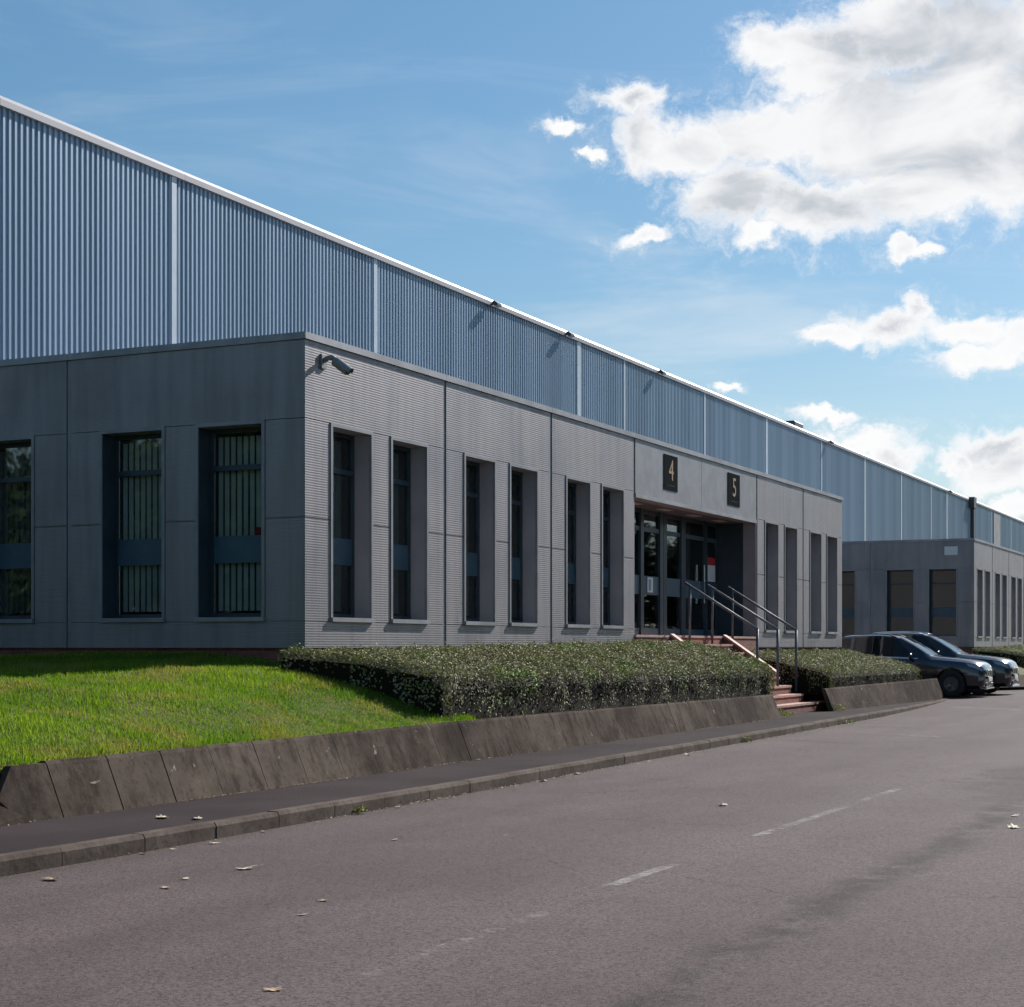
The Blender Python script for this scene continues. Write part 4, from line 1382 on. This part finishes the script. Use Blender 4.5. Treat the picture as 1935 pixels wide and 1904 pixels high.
def make_car(name, label, paint, sc_l=1., sc_h=1., group='dark cars parked nose to the road'):
    T = np.array(CAR)
    ks = T[:, 0]
    def sec(y):
        q = [float(pchip(ks, T[:, i], np.array([y]))[0]) for i in range(1, 9)]
        wm, zb, zs, wb, zl, wr, zr, zt = q
        return [(0, zb), (wm * .80, zb), (wm * .965, zb + .10), (wm, zb + .28 * (zs - zb) / .7 + .1), (wm * .995, zs - .10), (wm * .965, zs), (wb, zl),
                (wb + (wr - wb) * .55, zl + (zr - zl) * .5), (wr, zr), (wr * .86, zr + (zt - zr) * .62), (wr * .45, zt - .006), (0, zt)]
    def S_(y, t, off=0.):
        def raw(y, t):
            p = sec(min(max(y, 0), ks[-1])); k = min(int(t), len(p) - 2); f = t - k
            return Vector((p[k][0] + (p[k + 1][0] - p[k][0]) * f, -y * 1.0, p[k][1] + (p[k + 1][1] - p[k][1]) * f))
        p = raw(y, t)
        if off:
            a = raw(y + .02, t) - raw(y - .02, t); b = raw(y, min(t + .05, 10.99)) - raw(y, max(t - .05, 0))
            nrm = b.cross(a) if True else None
            if nrm.length > 1e-9:
                nrm.normalize()
                if nrm.x * p.x < 0 and abs(nrm.x) > .05: nrm = -nrm
                if abs(nrm.x) <= .05 and nrm.z < 0: nrm = -nrm
                p = p + nrm * off
        return p
    car = thing(name, (0, 0, 0), label, 'car', group)
    # body shell
    ys = np.concatenate([np.linspace(0, .5, 9), np.linspace(.62, 4.4, 34), np.linspace(4.46, 4.74, 7)])
    npnt = 12
    vs, fs = [], []
    for y in ys:
        h = [Vector((a, -y, b)) for a, b in sec(y)]
        row = h + [Vector((-p.x, p.y, p.z)) for p in reversed(h[1:-1])]
        vs += row
    m_ = len(row)
    for i in range(len(ys) - 1):
        for j in range(m_):
            fs.append((i * m_ + j, (i + 1) * m_ + j, (i + 1) * m_ + (j + 1) % m_, i * m_ + (j + 1) % m_))
    fs.append(tuple(range(m_))); fs.append(tuple((len(ys) - 1) * m_ + j for j in range(m_ - 1, -1, -1)))
    body = link('body', mesh('body', vs, fs), paint, car, smooth=True)
    bm = bmesh.new(); bm.from_mesh(body.data); bmesh.ops.recalc_face_normals(bm, faces=bm.faces)
    # wheel arches cut out of the shell
    bm.to_mesh(body.data); bm.free()
    AX = (.88, 3.78); WR = .365
    cutters = []
    for yy in AX:
        for sgn in (-1, 1):
            cm = bpy.data.meshes.new('cut'); b2 = bmesh.new()
            bmesh.ops.create_cone(b2, cap_ends=True, segments=40, radius1=WR + .055, radius2=WR + .055, depth=.34, matrix=Matrix.Translation((sgn * .86, -yy, WR + .01)) @ Matrix.Rotation(R(90), 4, 'Y'))
            b2.to_mesh(cm); b2.free()
            co = bpy.data.objects.new('cut', cm); COL.objects.link(co); cutters.append(co)
            md = body.modifiers.new('arch', 'BOOLEAN'); md.object = co; md.operation = 'DIFFERENCE'; md.solver = 'EXACT'
    bpy.context.view_layer.update()
    dg = bpy.context.evaluated_depsgraph_get()
    nm = bpy.data.meshes.new_from_object(body.evaluated_get(dg))
    body.modifiers.clear(); body.data = nm
    for co in cutters: bpy.data.objects.remove(co)
    nm.polygons.foreach_set('use_smooth', [True] * len(nm.polygons))
    try: nm.set_sharp_from_angle(angle=R(40))
    except Exception: pass
    # panes and patches that follow the shell
    def patch(pn, y0, y1, t0, t1, m, off, ny=8, nt=5, both=True, yfun=None, parent=None, mirror_join=False):
        for sgn in ((1, -1) if both else (1,)):
            vs, fs = [], []
            for i in range(ny + 1):
                for j in range(nt + 1):
                    f, h = i / ny, j / nt
                    ya, yb_ = (y0, y1) if yfun is None else yfun(h)
                    p = S_(ya + (yb_ - ya) * f, t0 + (t1 - t0) * h, off)
                    vs.append((p.x * sgn, p.y, p.z))
            for i in range(ny):
                for j in range(nt):
                    q = (i * (nt + 1) + j, (i + 1) * (nt + 1) + j, (i + 1) * (nt + 1) + j + 1, i * (nt + 1) + j + 1)
                    fs.append(q if sgn > 0 else q[::-1])
            link(pn, mesh(pn, vs, fs), m, parent or car, smooth=True)
    def wide_patch(pn, y0, y1, t0, m, off, ny=8, nt=14):
        vs, fs = [], []
        for i in range(ny + 1):
            y = y0 + (y1 - y0) * i / ny
            half = [S_(y, t0 + (10.999 - t0) * j / nt, off) for j in range(nt + 1)]
            row = half + [Vector((-p.x, p.y, p.z)) for p in reversed(half[:-1])]
            vs += row
        k = len(row)
        for i in range(ny):
            for j in range(k - 1): fs.append((i * k + j, (i + 1) * k + j, (i + 1) * k + j + 1, i * k + j + 1))
        return link(pn, mesh(pn, vs, fs), m, car, smooth=True)
    # side glass: front and rear door, quarter
    patch('side_window', 1.95, 2.78, 6.15, 7.85, 'car_glass', .006, yfun=lambda h: (1.86 + .52 * h, 2.80))
    patch('side_window', 2.90, 3.62, 6.15, 7.85, 'car_glass', .006, yfun=lambda h: (2.88, 3.66 - .03 * h))
    patch('side_window', 3.72, 4.2, 6.2, 7.8, 'car_glass', .006, yfun=lambda h: (3.74, 4.28 - .16 * h))
    wide_patch('windscreen', 1.50, 2.36, 8.0, 'car_glass', .006)
    wide_patch('rear_window', 4.22, 4.55, 8.05, 'car_glass', .006, 5)
    wide_patch('sunroof', 2.55, 3.55, 9.2, 'car_glass', .005, 6)
    patch('window_trim', 1.8, 4.3, 5.85, 6.1, 'chrome' if paint == 'car_blue' else 'car_trim', .006, 20, 1)
    patch('sill_cladding', 1.36, 3.3, 1.6, 3.1, 'car_trim', .008, 12, 3)
    patch('headlight', .06, .45, 5.0, 5.75, 'headlamp', .010, 8, 3, yfun=lambda h: (.05 + .04 * h, .40 + .10 * h))
    patch('fog_light', .03, .16, 2.6, 3.1, 'headlamp', .012, 3, 2)
    patch('tail_light', 4.55, 4.72, 4.8, 5.9, 'red', .008, 4, 3)
    patch('door_handle', 2.55, 2.75, 4.25, 4.45, 'chrome', .025, 2, 1)
    patch('door_handle', 3.38, 3.58, 4.25, 4.45, 'chrome', .025, 2, 1)
    # nose: kidney grille, intake, plate, skid
    def nosebox(nm_, x0, x1, z0, z1, d0, m, bev=.02):
        o = box(nm_, x0, x1, -.30, d0, z0, z1, m, car, bev)
        return o
    for s_ in (-1, 1):
        nosebox('grille', .03 * s_, .33 * s_, .545, .745, .022, 'car_trim', .03)
        nosebox('grille_surround', .015 * s_, .345 * s_, .53, .76, .012, 'chrome', .03)
    nosebox('intake', -.52, .52, .29, .40, .012, 'car_trim')
    nosebox('bumper_trim', -.60, .60, .215, .27, .03, 'chrome', .015)
    nosebox('number_plate', -.26, .26, .425, .535, .035, 'plate', .004)
    # roof rails and mirrors
    for s_ in (-1, 1):
        pts = [S_(y, 8.4) for y in np.linspace(2.45, 4.1, 9)]
        tube('roof_rail', [(p.x * s_ * .99, p.y, p.z + (.035 if 0 < i < 8 else .0)) for i, p in enumerate(pts)], .016, 'chrome' if paint == 'car_navy' else 'car_trim', car, 8)
        mm = bpy.data.meshes.new('mirror'); b2 = bmesh.new()
        bmesh.ops.create_icosphere(b2, subdivisions=2, radius=1)
        for v_ in b2.verts:
            v_.co = Vector((v_.co.x * .125, v_.co.y * .07 + (.02 if v_.co.y < 0 else 0), v_.co.z * .085))
        b2.to_mesh(mm); b2.free()
        mi = link('mirror', mm, paint, car, (s_ * 1.045, -1.98, 1.10), True)
        box('stalk', s_ * .89 if s_ > 0 else -1.0, 1.0 if s_ > 0 else -.89, -2.02, -1.96, 1.03, 1.06, 'car_trim', car)
    # wheels
    for yy in AX:
        for s_ in (-1, 1):
            wme = bpy.data.meshes.new('wheel'); 
            prof = [(.20, .10), (.235, .118), (.30, .122), (.345, .11), (.362, .085), (.365, .0), (.362, -.085), (.345, -.11), (.235, -.118), (.20, -.10)]
            vs, fs = [], []
            sg = 36
            for i in range(sg):
                a_ = 2 * math.pi * i / sg
                for r_, d_ in prof: vs.append((d_, r_ * math.cos(a_), r_ * math.sin(a_)))
            k = len(prof)
            for i in range(sg):
                for j in range(k - 1): fs.append((i * k + j, ((i + 1) % sg) * k + j, ((i + 1) % sg) * k + j + 1, i * k + j + 1))
            wh_ = link('wheel', mesh('wheel', vs, fs), 'tyre', car, (s_ * .815, -yy, WR), True)
            # alloy rim: ring, hub, five double spokes
            vs, fs = [], []
            ring = [(.245, .105), (.225, .112), (.215, .10), (.215, -.02), (.02, -.02)]
            for i in range(sg):
                a_ = 2 * math.pi * i / sg
                for r_, d_ in ring: vs.append((d_ * s_, r_ * math.cos(a_), r_ * math.sin(a_)))
            k = len(ring)
            for i in range(sg):
                for j in range(k - 1): fs.append((i * k + j, ((i + 1) % sg) * k + j, ((i + 1) % sg) * k + j + 1, i * k + j + 1))
            link('rim', mesh('rim', vs, fs), 'alloy', wh_, (0, 0, 0))
            for q in range(5):
                vs, fs = [], []
                for e in (-1, 1):
                    b_ = len(vs)
                    a0 = 2 * math.pi * q / 5
                    for r_, w_, d_ in ((.03, .03, .085), (.225, .022, .10)):
                        for ws in (-1, 1):
                            for dd in (0, -.03):
                                t_ = e * (.012 + .10 * (r_ - .03)) + ws * w_ * .5
                                vs.append(((d_ + dd) * s_, r_ * math.cos(a0) - t_ * math.sin(a0), r_ * math.sin(a0) + t_ * math.cos(a0)))
                    fs += [tuple(b_ + i for i in f) for f in ((0, 2, 6, 4), (1, 5, 7, 3), (0, 4, 5, 1), (2, 3, 7, 6), (0, 1, 3, 2), (4, 6, 7, 5))]
                link('spoke', mesh('spoke', vs, fs), 'alloy', wh_)
    # underside
    box('underbody', -.70, .70, -4.3, -.45, .20, .55, 'car_trim', car)
    car.scale = (1, sc_l, sc_h)
    return car


car1 = make_car('parked_car', 'dark blue estate-like SUV nearer the hedge end, nose to the road', 'car_blue', 1.0, 1.035)
car1.location = (48.45, 8.45, road_z(48)); car1.rotation_euler = (0, 0, R(180))
# the shell runs towards local -y; turn it so the nose points at the road
car2 = make_car('parked_car', 'black-blue SUV with silver roof rail parked behind the first car', 'car_navy', 1.03, 1.085)
car2.location = (51.25, 8.2, road_z(51)); car2.rotation_euler = (0, 0, R(180))
